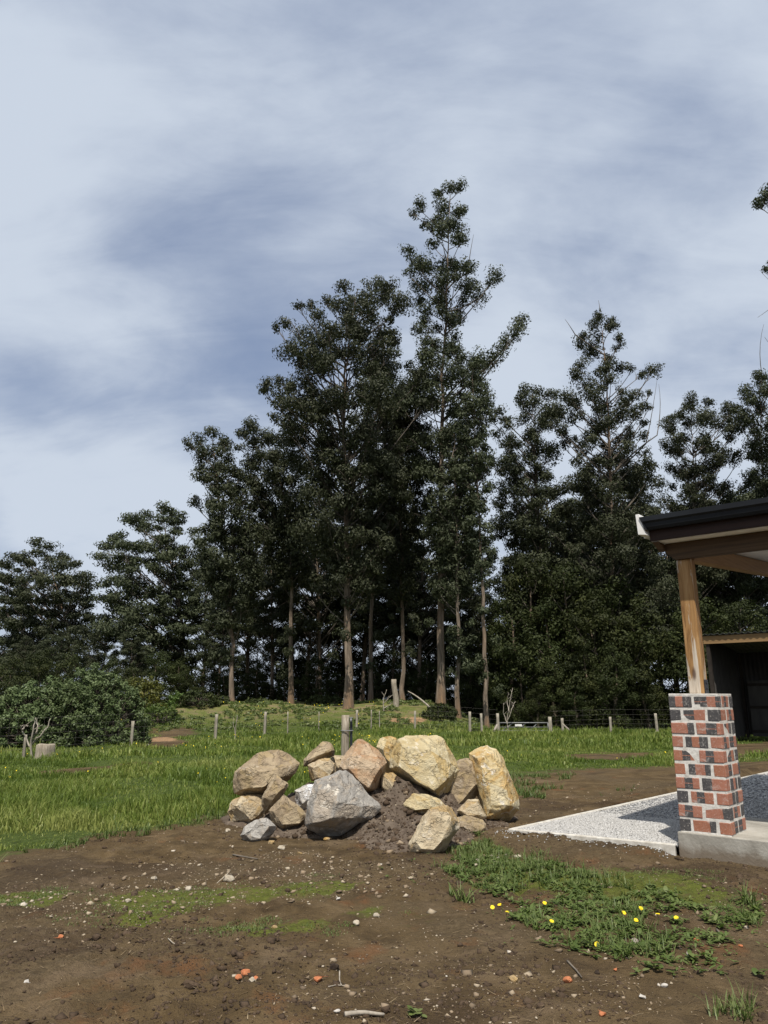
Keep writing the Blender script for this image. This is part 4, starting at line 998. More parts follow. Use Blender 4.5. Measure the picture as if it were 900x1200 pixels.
def copy_tree(o, parent=None):
    c = o.copy(); COL.objects.link(c); c.parent = parent
    for ch in list(o.children): copy_tree(ch, c)
    return c
def crown_on(root, rng, cen, rr, dens, leaf, mat, flat=0.75, droop=0.4, aspect=0.45, trunk=None, limb_r=0.05, name='crown', sub=7):
    """leaf crown, a trunk and limbs in the root's own frame"""
    if trunk is not None:
        path, rad = trunk
        b = Bag(); b.tube(path, rad, 8); b.build('trunk', M['bark'], root, True)
        lb = Bag()
        for c, r in zip(cen, rr):
            lat = math.hypot(c[0], c[1]); zs = max(path[-1, 2]*0.12, c[2]-lat*rng.uniform(0.6, 1.1)-0.2)
            st = path_at(path, min(zs, path[-1, 2]-0.05)); mid = (st+c)/2+rng.normal(0, 0.12, 3)
            if np.linalg.norm(c-st) < 0.25: continue
            lb.tube(bez(st, mid, c, 5), np.linspace(limb_r*(0.4+0.12*np.linalg.norm(c-st)), 0.010, 5), 4)
        lb.build('limbs', M['limb'], root, True)
    V, F, T = leaf_cloud(rng, np.asarray(cen), np.asarray(rr), dens, leaf, flat, droop, aspect, sub)
    return link(name, np_mesh(name, V, F, mat, T), None, root)
def proto_gum(seed, H, wide):
    rng = np.random.default_rng(seed); root = empty('slender_eucalyptus')
    t = np.linspace(0, 1, 14); path = np.stack([0.35*np.sin(t*3+seed), 0.3*np.cos(t*2.3+seed)-0.3, t*H*0.95-0.3], -1)
    path[:, 0] -= path[0, 0]; path[:, 1] -= path[0, 1]
    cen, rr = [], []
    for _ in range(900):
        f = 0.33+0.67*rng.random(); hw = wide*(0.55+0.6*math.sin(min(1, (f-0.15)/0.85)*math.pi)**0.7)*(1.0 if f < 0.93 else 0.55)
        r = rng.uniform(0.7, 1.25); th = rng.random()*6.283; rho = rng.random()**0.5*max(0, hw-0.5*r)
        q = np.array([rho*math.cos(th), rho*math.sin(th), f*H]); ax = path_at(path, q[2]); q[:2] += ax[:2]
        if cen and (np.linalg.norm(np.array(cen)-q, axis=1) < 0.55*(np.array(rr)+r)).any(): continue
        cen.append(q); rr.append(r)
        if len(cen) >= 84: break
    crown_on(root, rng, cen, rr, 330, 0.21, M['gum_leaf'], 0.7, 0.55, trunk=(path, np.linspace(0.17, 0.03, 14)), limb_r=0.07)
    return root
def proto_under(seed, H, wide, mat, n=34, leaf=0.135, dens=560):
    rng = np.random.default_rng(seed); root = empty('understory_tree')
    t = np.linspace(0, 1, 8); path = np.stack([0.2*np.sin(t*4+seed), 0.2*np.sin(t*3+1), t*H*0.85-0.3], -1)
    cen, rr = [], []
    for _ in range(900):
        f = 0.08+0.9*rng.random(); hw = wide*(0.65+0.45*math.sin(f*math.pi))*(1-0.55*max(0, f-0.6)/0.4)
        r = rng.uniform(0.6, 1.05); th = rng.random()*6.283; rho = rng.random()**0.45*max(0, hw-0.4*r)
        q = np.array([rho*math.cos(th), rho*math.sin(th), f*H])
        if cen and (np.linalg.norm(np.array(cen)-q, axis=1) < 0.46*(np.array(rr)+r)).any(): continue
        cen.append(q); rr.append(r)
        if len(cen) >= n: break
    crown_on(root, rng, cen, rr, dens, leaf, mat, 0.85, 0.35, 0.5, trunk=(path, np.linspace(0.13, 0.03, 8)), limb_r=0.05)
    return root
LAND = [(30, 'dense bush behind the stump'), (100, 'outermost domed eucalyptus'), (168, 'highest rounded bush'), (250, 'wide domed eucalyptus'), (305, 'slim-trunked eucalyptus'), (372, 'pale straight trunk'), (424, 'thick brown trunk'), (492, 'broken grey trunk'),
        (530, 'tallest eucalyptus'), (590, 'slim grey trunk at the gate'), (650, 'metal gate'), (700, 'spire-topped eucalyptus'), (748, 'sky gap beside the gutter end'), (800, 'white gutter end'), (2000, 'verandah roof')]
RANK = ['tallest', 'second tallest', 'third tallest', 'fourth tallest', 'fifth tallest', 'sixth tallest', 'seventh tallest', 'eighth tallest', 'ninth tallest', 'tenth tallest']
def plant_copies(protos, spots, height, label, group, cat, seed, name):
    rng = random.Random(seed); used = set(); by = {}
    for i, (px, top, Y) in enumerate(spots):
        lm = next(n for lim, n in LAND if px < lim); by.setdefault(lm, []).append((top, i))
    lab = {}
    for lm, l in by.items():
        l.sort()
        for r_, (_, i) in enumerate(l): lab[i] = label.format(('' if len(l) == 1 else RANK[r_] if r_ < len(l)-1 else 'lowest')+' ', lm).strip().replace('  ', ' ')
    for i, (px, top, Y) in enumerate(spots):
        k_ = rng.randrange(len(protos)); pr = protos[k_]
        o = pr if k_ not in used else copy_tree(pr); used.add(k_)
        x = P(px, 830, Y)[0]; z = zg(x, Y); h = P(px, top, Y)[2]-z
        s = h/height; sw = s*rng.uniform(0.9, 1.15)*(1+0.35*max(0, 1-s))
        o.location = (x, Y, z); o.scale = (sw, sw, s); o.rotation_euler = (0, 0, rng.random()*6.283)
        tag(o, lab[i], cat, group)
BACK = [(20, 745, 52), (62, 738, 50), (112, 722, 52), (150, 735, 49), (236, 660, 52), (256, 690, 49), (290, 600, 52), (318, 640, 49), (356, 610, 52), (374, 570, 49), (398, 620, 54), (424, 570, 52), (458, 600, 50), (492, 590, 48),
        (506, 640, 53), (548, 610, 52), (562, 690, 48), (612, 690, 50), (642, 620, 52), (660, 570, 51), (684, 600, 49), (704, 570, 53), (738, 530, 51), (756, 600, 48), (778, 575, 52), (792, 610, 47), (828, 570, 52), (852, 600, 49), (872, 570, 52), (897, 600, 48), (930, 560, 50)]
plant_copies([proto_gum(201, 17, 3.0), proto_gum(202, 17, 2.6), proto_gum(203, 17, 3.3)], BACK, 17.3,
             '{}slender back-row eucalyptus, half hidden, behind the {}', 'back row of slender eucalyptus trees', 'tree', 5, 'slender_eucalyptus')
UNDER = [(600, 690, 41), (627, 650, 42), (650, 695, 41), (674, 655, 41), (702, 690, 40), (732, 675, 41), (762, 690, 40), (692, 745, 38.5), (722, 748, 38), (652, 762, 39), (612, 762, 39.5), (790, 700, 41), (832, 690, 39), (852, 722, 38.5), (884, 700, 39), (756, 768, 38.5), (676, 800, 38), (632, 800, 38.5), (588, 790, 40),
         (300, 775, 46), (332, 783, 47), (370, 768, 46), (392, 785, 47), (440, 778, 46), (462, 770, 47), (500, 770, 44), (552, 760, 42), (520, 785, 43), (578, 770, 42),
         (-10, 770, 36), (10, 762, 40), (42, 760, 40), (82, 758, 42), (126, 768, 43), (152, 775, 41), (182, 762, 43), (206, 768, 43), (236, 772, 44), (262, 780, 44), (286, 788, 46), (312, 800, 48), (352, 800, 48), (414, 795, 48), (480, 795, 47), (275, 755, 54), (322, 742, 55), (345, 735, 54), (383, 742, 55), (405, 732, 54), (428, 745, 55), (448, 735, 54), (470, 742, 55), (490, 735, 52), (508, 738, 51), (532, 735, 52), (560, 738, 50), (590, 745, 48), (215, 765, 51), (250, 758, 53), (298, 748, 57), (362, 745, 57)]
plant_copies([proto_under(301, 6.0, 2.0, M['under_leaf']), proto_under(302, 6.0, 2.3, M['under_leaf']), proto_under(303, 6.0, 1.8, M['under_leaf'])], UNDER, 6.2,
             '{}bushy dark green understory tree near the {}', 'understory trees below the grove', 'tree', 6, 'understory_tree')

# dense rounded bushes behind the fence
def dome_bush(name, px, top, Y, wpx, label, cat, mat, seed, leaf=0.085, r=0.24, dens=1300, group=None, inner=True, fill=1.0, low=-0.04):
    rng = np.random.default_rng(seed); x = P(px, 830, Y)[0]; z = zg(x, Y); H = P(px, top, Y)[2]-z; W = wpx*mpp(830, Y)/2
    root = empty(name, (x, Y, z)); tag(root, label, cat, group)
    n = int(fill*7.5*W*max(H, 0.4)/(r*r)); cen = []
    for i in range(n):
        th = rng.random()*6.283; u = low+(1-low)*rng.random(); c = math.sqrt(max(0, 1-max(u, 0)**2))
        k_ = rng.uniform(0.86, 1.0)*(1+0.06*math.sin(3*th+seed)+0.04*math.sin(7*th+u*5))
        cen.append(np.array([W*c*math.cos(th)*k_, W*0.9*c*math.sin(th)*k_, max(0.10, H*u*k_*0.96)]))
    rr = r*rng.uniform(0.65, 1.25, len(cen))
    path = np.stack([np.zeros(5), np.zeros(5), np.linspace(-0.2, H*0.6, 5)], -1)
    crown_on(root, rng, cen, rr, dens, leaf, mat, 0.85, 0.1, 0.55, trunk=(path, np.linspace(0.09, 0.03, 5)), limb_r=0.015, sub=5)
    return root
dome_bush('dense_bush', 40, 797, 24.5, 118, 'dense dark green bush behind the tree stump', 'bush', M['bush_leaf'], 51, group='dense bushes behind the fence')
dome_bush('dense_bush', 112, 784, 25.8, 118, 'highest rounded green bush behind the fence, right beside the clay bank', 'bush', M['bush_leaf'], 52, group='dense bushes behind the fence')
dome_bush('dense_bush', -45, 800, 23.5, 100, 'green bush cut by the frame edge behind the tree stump', 'bush', M['bush_leaf'], 53, group='dense bushes behind the fence')
dome_bush('dense_bush', 78, 800, 24.3, 80, 'lower green bush between the two rounded bushes behind the fence', 'bush', M['bush_leaf'], 59, group='dense bushes behind the fence')
dome_bush('shrub', 515, 824, 35.2, 40, 'round dark green shrub at the foot of the bank beside thick trunks', 'shrub', M['under_leaf'], 54, 0.11, 0.24, 900)
dome_bush('shrub', 168, 790, 37, 50, 'yellow-flowering shrub just beyond the highest rounded bush', 'shrub', M['yellow_leaf'], 55, 0.13, 0.4, 500, fill=0.5)
for i, (px, top, Y, w, lb) in enumerate([(232, 808, 37, 44, 'low leafy shrub on the bank below the slim-trunked eucalyptus'), (212, 812, 38, 36, 'small bright green shrub at the low end of the bank'), (258, 816, 38.5, 22, 'little shrub on the bank crest beside the slim trunk'),
                                         (372, 815, 41, 30, 'small fern-like shrub between the pale trunk and the thick brown trunk'), (392, 818, 40.5, 24, 'tiny shrub hugging the foot of the thick brown trunk'), (300, 820, 40, 26, 'low scrubby shrub on the bank crest before the pale trunk'), (186, 826, 34, 50, 'spreading green shrub above the bare clay face')]):
    dome_bush('shrub', px, top, Y, w, lb, 'shrub', M['weed'] if i in (1, 6) else M['under_leaf'], 70+i, 0.12, 0.26, 600, fill=0.8)

# low plants on the bank (uncountable) and the meadow's small yellow flowers
rng = np.random.default_rng(77)
x = rng.uniform(-16, 6.5, 2600); y = rng.uniform(31, 42, 2600); mk = (mound(x, y) > 0.12) & (fbm(x*0.5, y*0.5, oct=3, seed=88) > -0.22+0.6*sstep(-3.0, 1.0, x)*(1-sstep(36.5, 38, y)))
x, y = x[mk], y[mk]; c = np.stack([x, y, hz(x, y)+0.05], -1)
V, F, T = leaf_cloud(rng, c, rng.uniform(0.12, 0.34, len(c)), 420, 0.11, 0.4, 0.0, 0.5, 4, 0.22); T = np.clip(T+0.22, 0, 1)
tag(link('bank_plants', np_mesh('bank_plants', V, F, M['weed'], T)), 'low creeping green plants covering the bank', 'plants', kind='stuff')
k = NT('yellow_petal'); M['yellow'] = k.done((0.75, 0.55, 0.02), 0.6, 0.2)
bag = Bag(); hexa = np.array([[math.cos(a), math.sin(a), 0] for a in np.linspace(0, 2*math.pi, 6, endpoint=False)])
def meadow_flowers(n, x0, x1, y0, y1, prob, s, hgt):
    x, y = scatter(rng, n, x0, x1, y0, y1); kk = rng.random(len(x)) < prob(x, y); x, y = x[kk], y[kk]
    for a, b in zip(x, y):
        v = hexa*s*rng.uniform(0.6, 1.2)*(max(1, b/18)); tl = rng.normal(0, 0.35, 2); v = v.copy(); v[:, 2] = v[:, 0]*tl[0]-v[:, 1]*(0.45+abs(tl[1]))*-1
        ap = v.mean(0)+[0, 0, -s*0.5]
        v = np.vstack([v, ap])+[a, b, zg(a, b)+hgt*rng.uniform(0.7, 1.3)]
        bag.add(v, None, [[0, 1, 6], [1, 2, 6], [2, 3, 6], [3, 4, 6], [4, 5, 6], [5, 0, 6]])
fl = lambda x, y: nearf(x, y)*sstep(0.0, 0.45, fbm(x*0.35, y*0.35, oct=2, seed=91))
meadow_flowers(220, -12, 0, 9, 20, fl, 0.009, 0.13); meadow_flowers(320, -15, 2, 20, 31, fl, 0.010, 0.13)
meadow_flowers(150, -13, 0, 33, 40, lambda x, y: np.where(mound(x, y) > 0.2, 0.45, 0), 0.009, 0.12); meadow_flowers(40, 2, 12, 16, 31, fl, 0.012, 0.10)
tag(bag.build('meadow_flowers', M['yellow']), 'scattered tiny yellow flowers in the meadow grass', 'flowers', kind='stuff')

# ------------------------------------------------------------------ fences, gate, old posts
k = NT('fence_timber'); n1 = k.noise(k.coord('Object', (6, 6, 0.6)), 4, 5, 0.6, 0.5)
M['fpost'] = k.done(k.ramp(n1, [(0.3, (0.19, 0.165, 0.125)), (0.7, (0.38, 0.345, 0.28))]), 0.9, 0.15)
k = NT('galvanised'); M['galv'] = k.done(k.ramp(k.noise(k.coord('Object'), 12, 3), [(0.3, (0.17, 0.17, 0.17)), (0.7, (0.28, 0.28, 0.28))]), 0.65, 0.3, 0.3)
rf = random.Random(9)
k = NT('old_wire'); M['wire'] = k.done((0.12, 0.11, 0.10), 0.7, 0.3)
def post_part(root, x, y, z0, z1, r, name='post', mat=None, lean=0.02):
    n = 7; b = Bag(); t = np.linspace(0, 1, n); lx, ly = rf.uniform(-lean, lean), rf.uniform(-lean, lean)
    pts = np.stack([x+lx*t*(z1-z0), y+ly*t*(z1-z0), z0+(z1-z0)*t], -1); rad = r*(1.05-0.1*t)*np.array([1+rf.uniform(-.05, .05) for _ in t])
    b.tube(pts, rad, 9, True); return b.build(name, mat or M['fpost'], root, False)
def fence(name, posts, label, wires, mesh_rows=0):
    x0, Y0 = P(posts[0][0], 830, posts[0][2])[0], posts[0][2]
    org = np.array([x0, Y0, zg(x0, Y0)]); root = empty(name, tuple(org)); tag(root, label, 'fence', 'wire fences across the meadow')
    ps = []
    for px, top, Y, r in posts:
        x = P(px, 830, Y)[0]; z = zg(x, Y); zt = P(px, top, Y)[2]
        post_part(root, x-org[0], Y-org[1], z-0.3-org[2], zt-org[2], r); ps.append((x, Y-r-0.006, z, zt))
    for h in wires:
        pts = []
        for i, (x, Y, z, zt) in enumerate(ps): pts.append(np.array([x, Y, z+h*1.08])-org)
        b = Bag(); b.tube(pts, [0.0022]*len(pts), 4); b.build('wire', M['wire'], root)
    if mesh_rows:
        b = Bag()
        for (a, c) in zip(ps[:-1], ps[1:]):
            L = math.hypot(c[0]-a[0], c[1]-a[1]); n = int(L/0.30)
            for i in range(1, n):
                t = i/n; p = np.array([a[0]+(c[0]-a[0])*t, a[1]+(c[1]-a[1])*t, a[2]+(c[2]-a[2])*t])-org
                b.tube([p+[0, 0, 0.04], p+[0, 0, 0.98]], [0.0016, 0.0016], 3)
        tag(b.build('stay_wires', M['wire'], root), kind='stuff')
    return root
fence('wire_fence', [(-90, 850, 16.5, .045), (34, 861, 19.8, .04), (157, 845, 24.1, .05), (254, 837, 28.5, .06), (311, 834, 31.5, .06), (338, 834, 32, .025), (374, 834, 32.6, .02), (418, 832, 33, .055), (435, 832, 33, .025), (445, 833, 33, .02), (486, 833, 33, .05), (550, 834, 32.8, .06), (564, 836, 32.8, .055), (583, 836, 32.8, .07)],
      'long wire fence with weathered timber posts running along the bank to the gate', (0.05, 0.2, 0.36, 0.53, 0.71, 0.9), 1)
fence('wire_fence', [(644, 840, 32.8, .085), (658, 841.5, 32.8, .06), (714, 840, 33, .055), (768, 836, 32.6, .06), (822, 838, 33.2, .05), (890, 838, 34, .05)],
      'shorter wire fence between the gate and the dark shed', (0.05, 0.2, 0.36, 0.53, 0.71, 0.9), 1)
# leaning brace planks by the gate
for (xa, ya, xb, yb, lb, nm) in [(659, 848, 674, 862, 'pale plank leaning against the fence post beside the gate', 'brace_plank'), (583, 849, 576, 860, 'short pale brace plank at the hinge post of the gate', 'brace_plank')]:
    a = P(xa, ya, 32.55); b = P(xb, yb, 32.3); b[2] = zg(b[0], b[1])-0.02
    d = b-a; L = np.linalg.norm(d); o = bevel_box(nm, -0.05, 0.05, -0.02, 0.02, 0, L, M['dead'], 0.004, None, 2, 0.004, rf)
    o.location = tuple(a); o.rotation_euler = Vector(d).to_track_quat('Z', 'Y').to_euler(); tag(o, lb, 'plank')
# tubular gate with a small white sign
ga, gb = P(585, 847, 32.8), P(642, 846, 32.8); gz0 = zg(ga[0], 32.8)+0.12
gate = empty('farm_gate', (ga[0], ga[1], gz0)); tag(gate, 'tubular metal farm gate with a small white sign between timber posts', 'gate')
gw, gh = gb[0]-ga[0], ga[2]-gz0
def gbar(n, p, q, r=0.022): b = Bag(); b.tube([p, (np.array(p)+np.array(q))/2, q], [r]*3, 7, True); return b.build(n, M['galv'], gate, True)
gbar('top_rail', (0, 0, gh), (gw, 0, gh)); gbar('bottom_rail', (0, 0, 0), (gw, 0, 0)); gbar('middle_rail', (0, 0, gh*0.45), (gw, 0, gh*0.45), 0.012)
gbar('end_stile', (0, 0, 0), (0, 0, gh)); gbar('end_stile', (gw, 0, 0), (gw, 0, gh))
gbar('diagonal_brace', (gw*0.36, 0.03, 0), (gw*0.56, 0.03, gh), 0.016); gbar('diagonal_brace', (gw*0.62, 0.03, 0), (gw*0.80, 0.03, gh), 0.016); gbar('diagonal_brace', (gw*0.05, 0.03, 0), (gw*0.30, 0.03, gh), 0.016)
bevel_box('sign_plate', gw*0.32, gw*0.46, -0.045, -0.035, gh*0.55, gh*0.82, M['white'], 0.002, gate)

# old post with a strapped standpipe behind the boulders
k = NT('old_post'); n1 = k.noise(k.coord('Object', (8, 8, 0.8)), 5, 6, 0.65, 0.8)
k.bump(n1, 0.6, 0.02)
M['oldpost'] = k.done(k.ramp(n1, [(0.28, (0.13, 0.105, 0.075)), (0.5, (0.27, 0.23, 0.175)), (0.75, (0.42, 0.38, 0.31))]), 0.9, 0.15)
k = NT('black_pipe'); M['pipe'] = k.done((0.022, 0.025, 0.03), 0.45, 0.4)
pb = P(405, 838, 12.6); zb = zg(pb[0], 12.6)
sp_ = empty('tap_post', (pb[0], 12.6, zb)); tag(sp_, 'weathered timber tap post with black standpipe behind the boulders', 'post')
post_part(sp_, 0, 0, -0.3, pb[2]-zb, 0.068, 'post', M['oldpost'], 0.012)
b = Bag(); b.tube([(0.098, -0.02, 0), (0.100, -0.02, 0.5), (0.095, -0.02, 1.02), (0.093, -0.02, 1.12)], [0.022, 0.022, 0.022, 0.020], 9, True); pp = b.build('standpipe', M['pipe'], sp_, True)
b = Bag(); b.tube([(0.093, -0.02, 1.10), (0.093, -0.07, 1.11), (0.093, -0.09, 1.07)], [0.016, 0.016, 0.013], 8, True); b.build('spout', M['galv'], pp, True)
b = Bag(); b.tube([(0.06, -0.02, 1.135), (0.126, -0.02, 1.135)], [0.009, 0.009], 6, True); b.build('tap_handle', M['galv'], pp, True)
for zz in (0.93, 0.35):
    th = np.linspace(0, 2*math.pi, 17); b = Bag(); b.tube(np.stack([0.028+0.098*np.cos(th), -0.008+0.078*np.sin(th), np.full(17, zz)], -1), [0.008]*17, 5); b.build('strap', M['galv'], sp_, True)

# tree stump, dead shrubs, fallen and broken wood
def stump(name, px, top, base, wpx, Y, label, mat):
    q = P(px, base, Y); z = zg(q[0], Y); h = P(px, top, Y)[2]-z; R = wpx*mpp(base, Y)/2
    th = np.linspace(0, 2*math.pi, 28, endpoint=False); V = []
    for t, f in ((-0.1, 1.12), (0.25, 1.0), (0.6, 0.97), (0.96, 0.96), (1.0, 0.90)):
        rr = R*f*(1+0.05*np.sin(5*th+1)+0.03*np.sin(11*th)); V.append(np.stack([rr*np.cos(th), rr*np.sin(th), np.full(28, h*t)+0.01*np.sin(3*th)], -1))
    V = np.vstack(V+[np.array([[0, 0, h*1.0]])]); i = np.arange(28); j = (i+1) % 28
    q4 = np.vstack([np.stack([i+28*k_, j+28*k_, j+28*(k_+1), i+28*(k_+1)], -1) for k_ in range(4)]); t3 = np.stack([i+112, j+112, np.full(28, 140)], -1)
    o = link(name, np_mesh(name, V, [q4, t3], mat, np.full(len(V), .5))); o.location = (q[0], Y, z); return tag(o, label, 'stump')
stump('tree_stump', 52, 872, 889, 21, 19.4, 'pale grey cut tree stump in the grass before the dense bush', M['oldpost'])
def bare_shrub(name, base, Y, limbs, label, r=0.02, mat=None, twig=2):
    rg = np.random.default_rng(int(base[0])); q = P(base[0], base[1], Y); q[2] = zg(q[0], Y); root = empty(name, tuple(q)); tag(root, label, 'dead shrub')
    lb = Bag()
    for i, l in enumerate(limbs):
        pts = [P(x, y, Y+rg.normal(0, 0.08))-q for x, y in l]; pts = np.array(pts)
        if i == 0: pts[0] = [0, 0, -0.1]
        t = np.linspace(0, len(pts)-1, 10); pth = np.stack([np.interp(t, np.arange(len(pts)), pts[:, k_]) for k_ in range(3)], -1)
        pth[1:-1] += rg.normal(0, 0.012, (8, 3))
        b = Bag(); b.tube(pth, np.linspace(r if i == 0 else r*0.8, r*0.25, 10), 6, True); part = b.build('branch', mat or M['dead'], root, True)
        for k_ in range(twig):
            s_ = pth[rg.integers(4, 9)]; e_ = s_+rg.normal(0, 1, 3)*[0.12, 0.1, 0.05]+[0, 0, 0.12]
            b = Bag(); b.tube(bez(s_, (s_+e_)/2+[0, 0, .02], e_, 4), np.linspace(r*0.3, r*0.12, 4), 4); b.build('twig', mat or M['dead'], part, True)
    return root
bare_shrub('bare_shrub', (37, 886), 19.7, [[(37, 886), (37, 868), (40, 850), (42, 841)], [(36, 876), (30, 866), (26, 855), (24, 850)], [(38, 872), (47, 862), (56, 852), (59, 842)], [(26, 855), (29, 851), (33, 850)], [(42, 860), (44, 850), (42, 846)]], 'bleached bare branching shrub beside the tree stump', 0.030)
bare_shrub('bare_shrub', (595, 858), 32.2, [[(595, 859), (595, 840), (598, 822), (601, 806)], [(595, 850), (590, 836), (590, 824)], [(595, 845), (599, 832), (604, 822)], [(597, 835), (594, 822), (596, 812)]], 'bleached bare sapling standing against the metal gate', 0.030, None, 4)
bare_shrub('bare_shrub', (276, 868), 28.3, [[(276, 868), (276, 852), (278, 838)], [(276, 862), (273, 850), (274, 842)]], 'thin bare twin-stemmed sapling by the fence at the bank foot', 0.020)
bare_shrub('bare_shrub', (450, 834), 36, [[(448, 834), (449, 820), (453, 808)], [(449, 826), (455, 818), (460, 815)], [(450, 830), (457, 826), (459, 824)]], 'bleached dead branch standing on the bank crest near the broken stump', 0.035, None, 3)
def broken_trunk(px, base, top, Y, r, label):
    q = P(px, base, Y); z = zg(q[0], Y); h = P(px, top, Y)[2]-z
    b = Bag(); t = np.linspace(0, 1, 8); b.tube(np.stack([0.06*np.sin(t*5), 0*t, -0.3+(h+0.3)*t], -1), r*(1.15-0.25*t), 9, True)
    o = b.build('broken_trunk', M['oldpost'], None, False); o.location = (q[0], Y, z); tag(o, label, 'stump')
broken_trunk(463, 836, 796, 37.2, 0.14, 'broken grey trunk standing on the bank beside the reddish eucalyptus')
a = P(478, 810, 36.6); b_ = P(505, 830, 36.4); b_[2] = zg(b_[0], b_[1])+0.05
bg = Bag(); bg.tube(bez(a-a, (b_-a)/2+[0, 0, .15], b_-a, 8), np.linspace(0.02, 0.06, 8), 6, True); o = bg.build('fallen_branch', M['dead'], None, True); o.location = tuple(a); tag(o, 'bleached fallen branch slanting down beside the round shrub', 'branch')

# ------------------------------------------------------------------ foreground: weeds, stones, sticks
def arc_blades(rng, base, az, length, width, pitch, curl, seg=4, shape='blade'):
    n = len(base); t = np.linspace(0, 1, seg+1); V = np.empty((n, seg+1, 2, 3))
    ang = pitch[:, None]-curl[:, None]*t[None]                               # from the ground up, bending over
    step = length[:, None]/seg
    dx = np.concatenate([np.zeros((n, 1)), np.cumsum(np.cos(ang[:, :-1])*step, 1)], 1); dz = np.concatenate([np.zeros((n, 1)), np.cumsum(np.sin(ang[:, :-1])*step, 1)], 1)
    w = {'blade': 1-0.9*t**2, 'leaf': 0.25+1.0*np.sin(np.clip(t*1.05, 0, 1)*math.pi*0.92)**0.8}[shape]
    w = w[None]*width[:, None]/2
    ca, sa = np.cos(az)[:, None], np.sin(az)[:, None]
    for s_, sg in ((0, -1), (1, 1)):
        V[:, :, s_, 0] = base[:, None, 0]+dx*ca-sg*w*sa; V[:, :, s_, 1] = base[:, None, 1]+dx*sa+sg*w*ca; V[:, :, s_, 2] = base[:, None, 2]+dz
    i = np.arange(n)[:, None]*(2*(seg+1)); k_ = np.arange(seg)[None]*2
    F = np.stack([i+k_, i+k_+1, i+k_+3, i+k_+2], -1).reshape(-1, 4)
    return V.reshape(-1, 3), F
rng = np.random.default_rng(55)
def gz_(x, y): return hz(x, y)+bumps(x, y)
def weeds_at(bag, x, y, n_leaf, lmin, lmax, wr, tint):
    n = len(x); k_ = rng.integers(n_leaf[0], n_leaf[1], n); idx = np.repeat(np.arange(n), k_); m = len(idx)
    base = np.stack([x[idx]+rng.normal(0, 0.012, m), y[idx]+rng.normal(0, 0.012, m), gz_(x, y)[idx]+0.003+rng.random(m)*0.02], -1)
    L = rng.uniform(lmin, lmax, m)*np.repeat(rng.uniform(0.7, 1.25, n), k_)
    V, F = arc_blades(rng, base, rng.random(m)*6.283, L, L*wr*rng.uniform(0.7, 1.3, m), rng.uniform(0.1, 0.85, m), rng.uniform(0.3, 1.1, m), 4, 'leaf')
    bag.add(V, F, None, np.repeat(np.clip(np.repeat(rng.normal(tint, 0.14, n), k_)+rng.normal(0, 0.13, m), 0, 1), 10))
def tufts_at(bag, x, y, nb, lmin, lmax, w, tint):
    n = len(x); k_ = rng.integers(nb[0], nb[1], n); idx = np.repeat(np.arange(n), k_); m = len(idx)
    base = np.stack([x[idx]+rng.normal(0, 0.018, m), y[idx]+rng.normal(0, 0.018, m), gz_(x, y)[idx]-0.004], -1)
    L = rng.uniform(lmin, lmax, m)*np.repeat(rng.uniform(0.7, 1.2, n), k_)
    V, F = arc_blades(rng, base, rng.random(m)*6.283, L, w*rng.uniform(0.7, 1.3, m), rng.uniform(0.75, 1.5, m), rng.uniform(0.2, 1.5, m), 4, 'blade')
    bag.add(V, F, None, np.repeat(np.clip(rng.normal(tint, 0.2, m), 0, 1), 10))
def in_weeds(n, poly=None):
    q = np.array(WEEDS if poly is None else poly); lo, hi = q.min(0)-0.2, q.max(0)+0.2
    x = rng.uniform(lo[0], hi[0], n); y = rng.uniform(lo[1], hi[1], n); wx, wy = warp(x, y, 0.30, 2.2); kk = inpoly(wx, wy, q); return x[kk], y[kk]
bag = Bag()
x, y = in_weeds(4600); kk = fbm(x*2.6, y*2.6, oct=3, seed=61) > -0.42; x, y = x[kk], y[kk]; weeds_at(bag, x, y, (5, 11), 0.016, 0.050, 0.34, 0.52)
x, y = in_weeds(900); kk = (fbm(x*1.5, y*1.5, oct=2, seed=62) > 0.05) | (y > 6.3); x, y = x[kk], y[kk]; tufts_at(bag, x, y, (6, 14), 0.05, 0.15, 0.006, 0.5)
up = poly_g([(520, 1000), (545, 985), (580, 990), (680, 1022), (760, 1042), (720, 1052), (620, 1040), (550, 1015)])
x, y = in_weeds(240, up); tufts_at(bag, x, y, (9, 18), 0.05, 0.14, 0.007, 0.6)
low = poly_g([(600, 1085), (660, 1100), (720, 1116), (800, 1118), (880, 1120), (900, 1135), (840, 1140), (740, 1130), (650, 1112)])
x, y = in_weeds(150, low); weeds_at(bag, x, y, (5, 10), 0.02, 0.055, 0.4, 0.5)
x, y = np.array([G(a, b)[:2] for a, b in [(878, 1062), (882, 1064), (872, 1060), (590, 1040), (540, 1056), (530, 1050), (548, 1058)]]).T; tufts_at(bag, x, y, (10, 18), 0.08, 0.20, 0.010, 0.6)
x, y = np.array([G(a, b)[:2] for a, b in [(850, 1188), (862, 1185), (872, 1190), (880, 1180), (840, 1192), (858, 1178), (868, 1194)]]).T; tufts_at(bag, x, y, (10, 18), 0.06, 0.16, 0.007, 0.7)
x, y = np.array([G(a, b)[:2] for a, b in [(486, 1186), (489, 1188), (484, 1189)]]).T; weeds_at(bag, x, y, (6, 10), 0.02, 0.04, 0.5, 0.7)
x, y = in_weeds(420, poly_g([(470, 1010), (540, 975), (700, 1015), (900, 1050), (930, 1140), (800, 1140), (640, 1125), (520, 1080)])); weeds_at(bag, x, y, (3, 7), 0.010, 0.032, 0.38, 0.55)
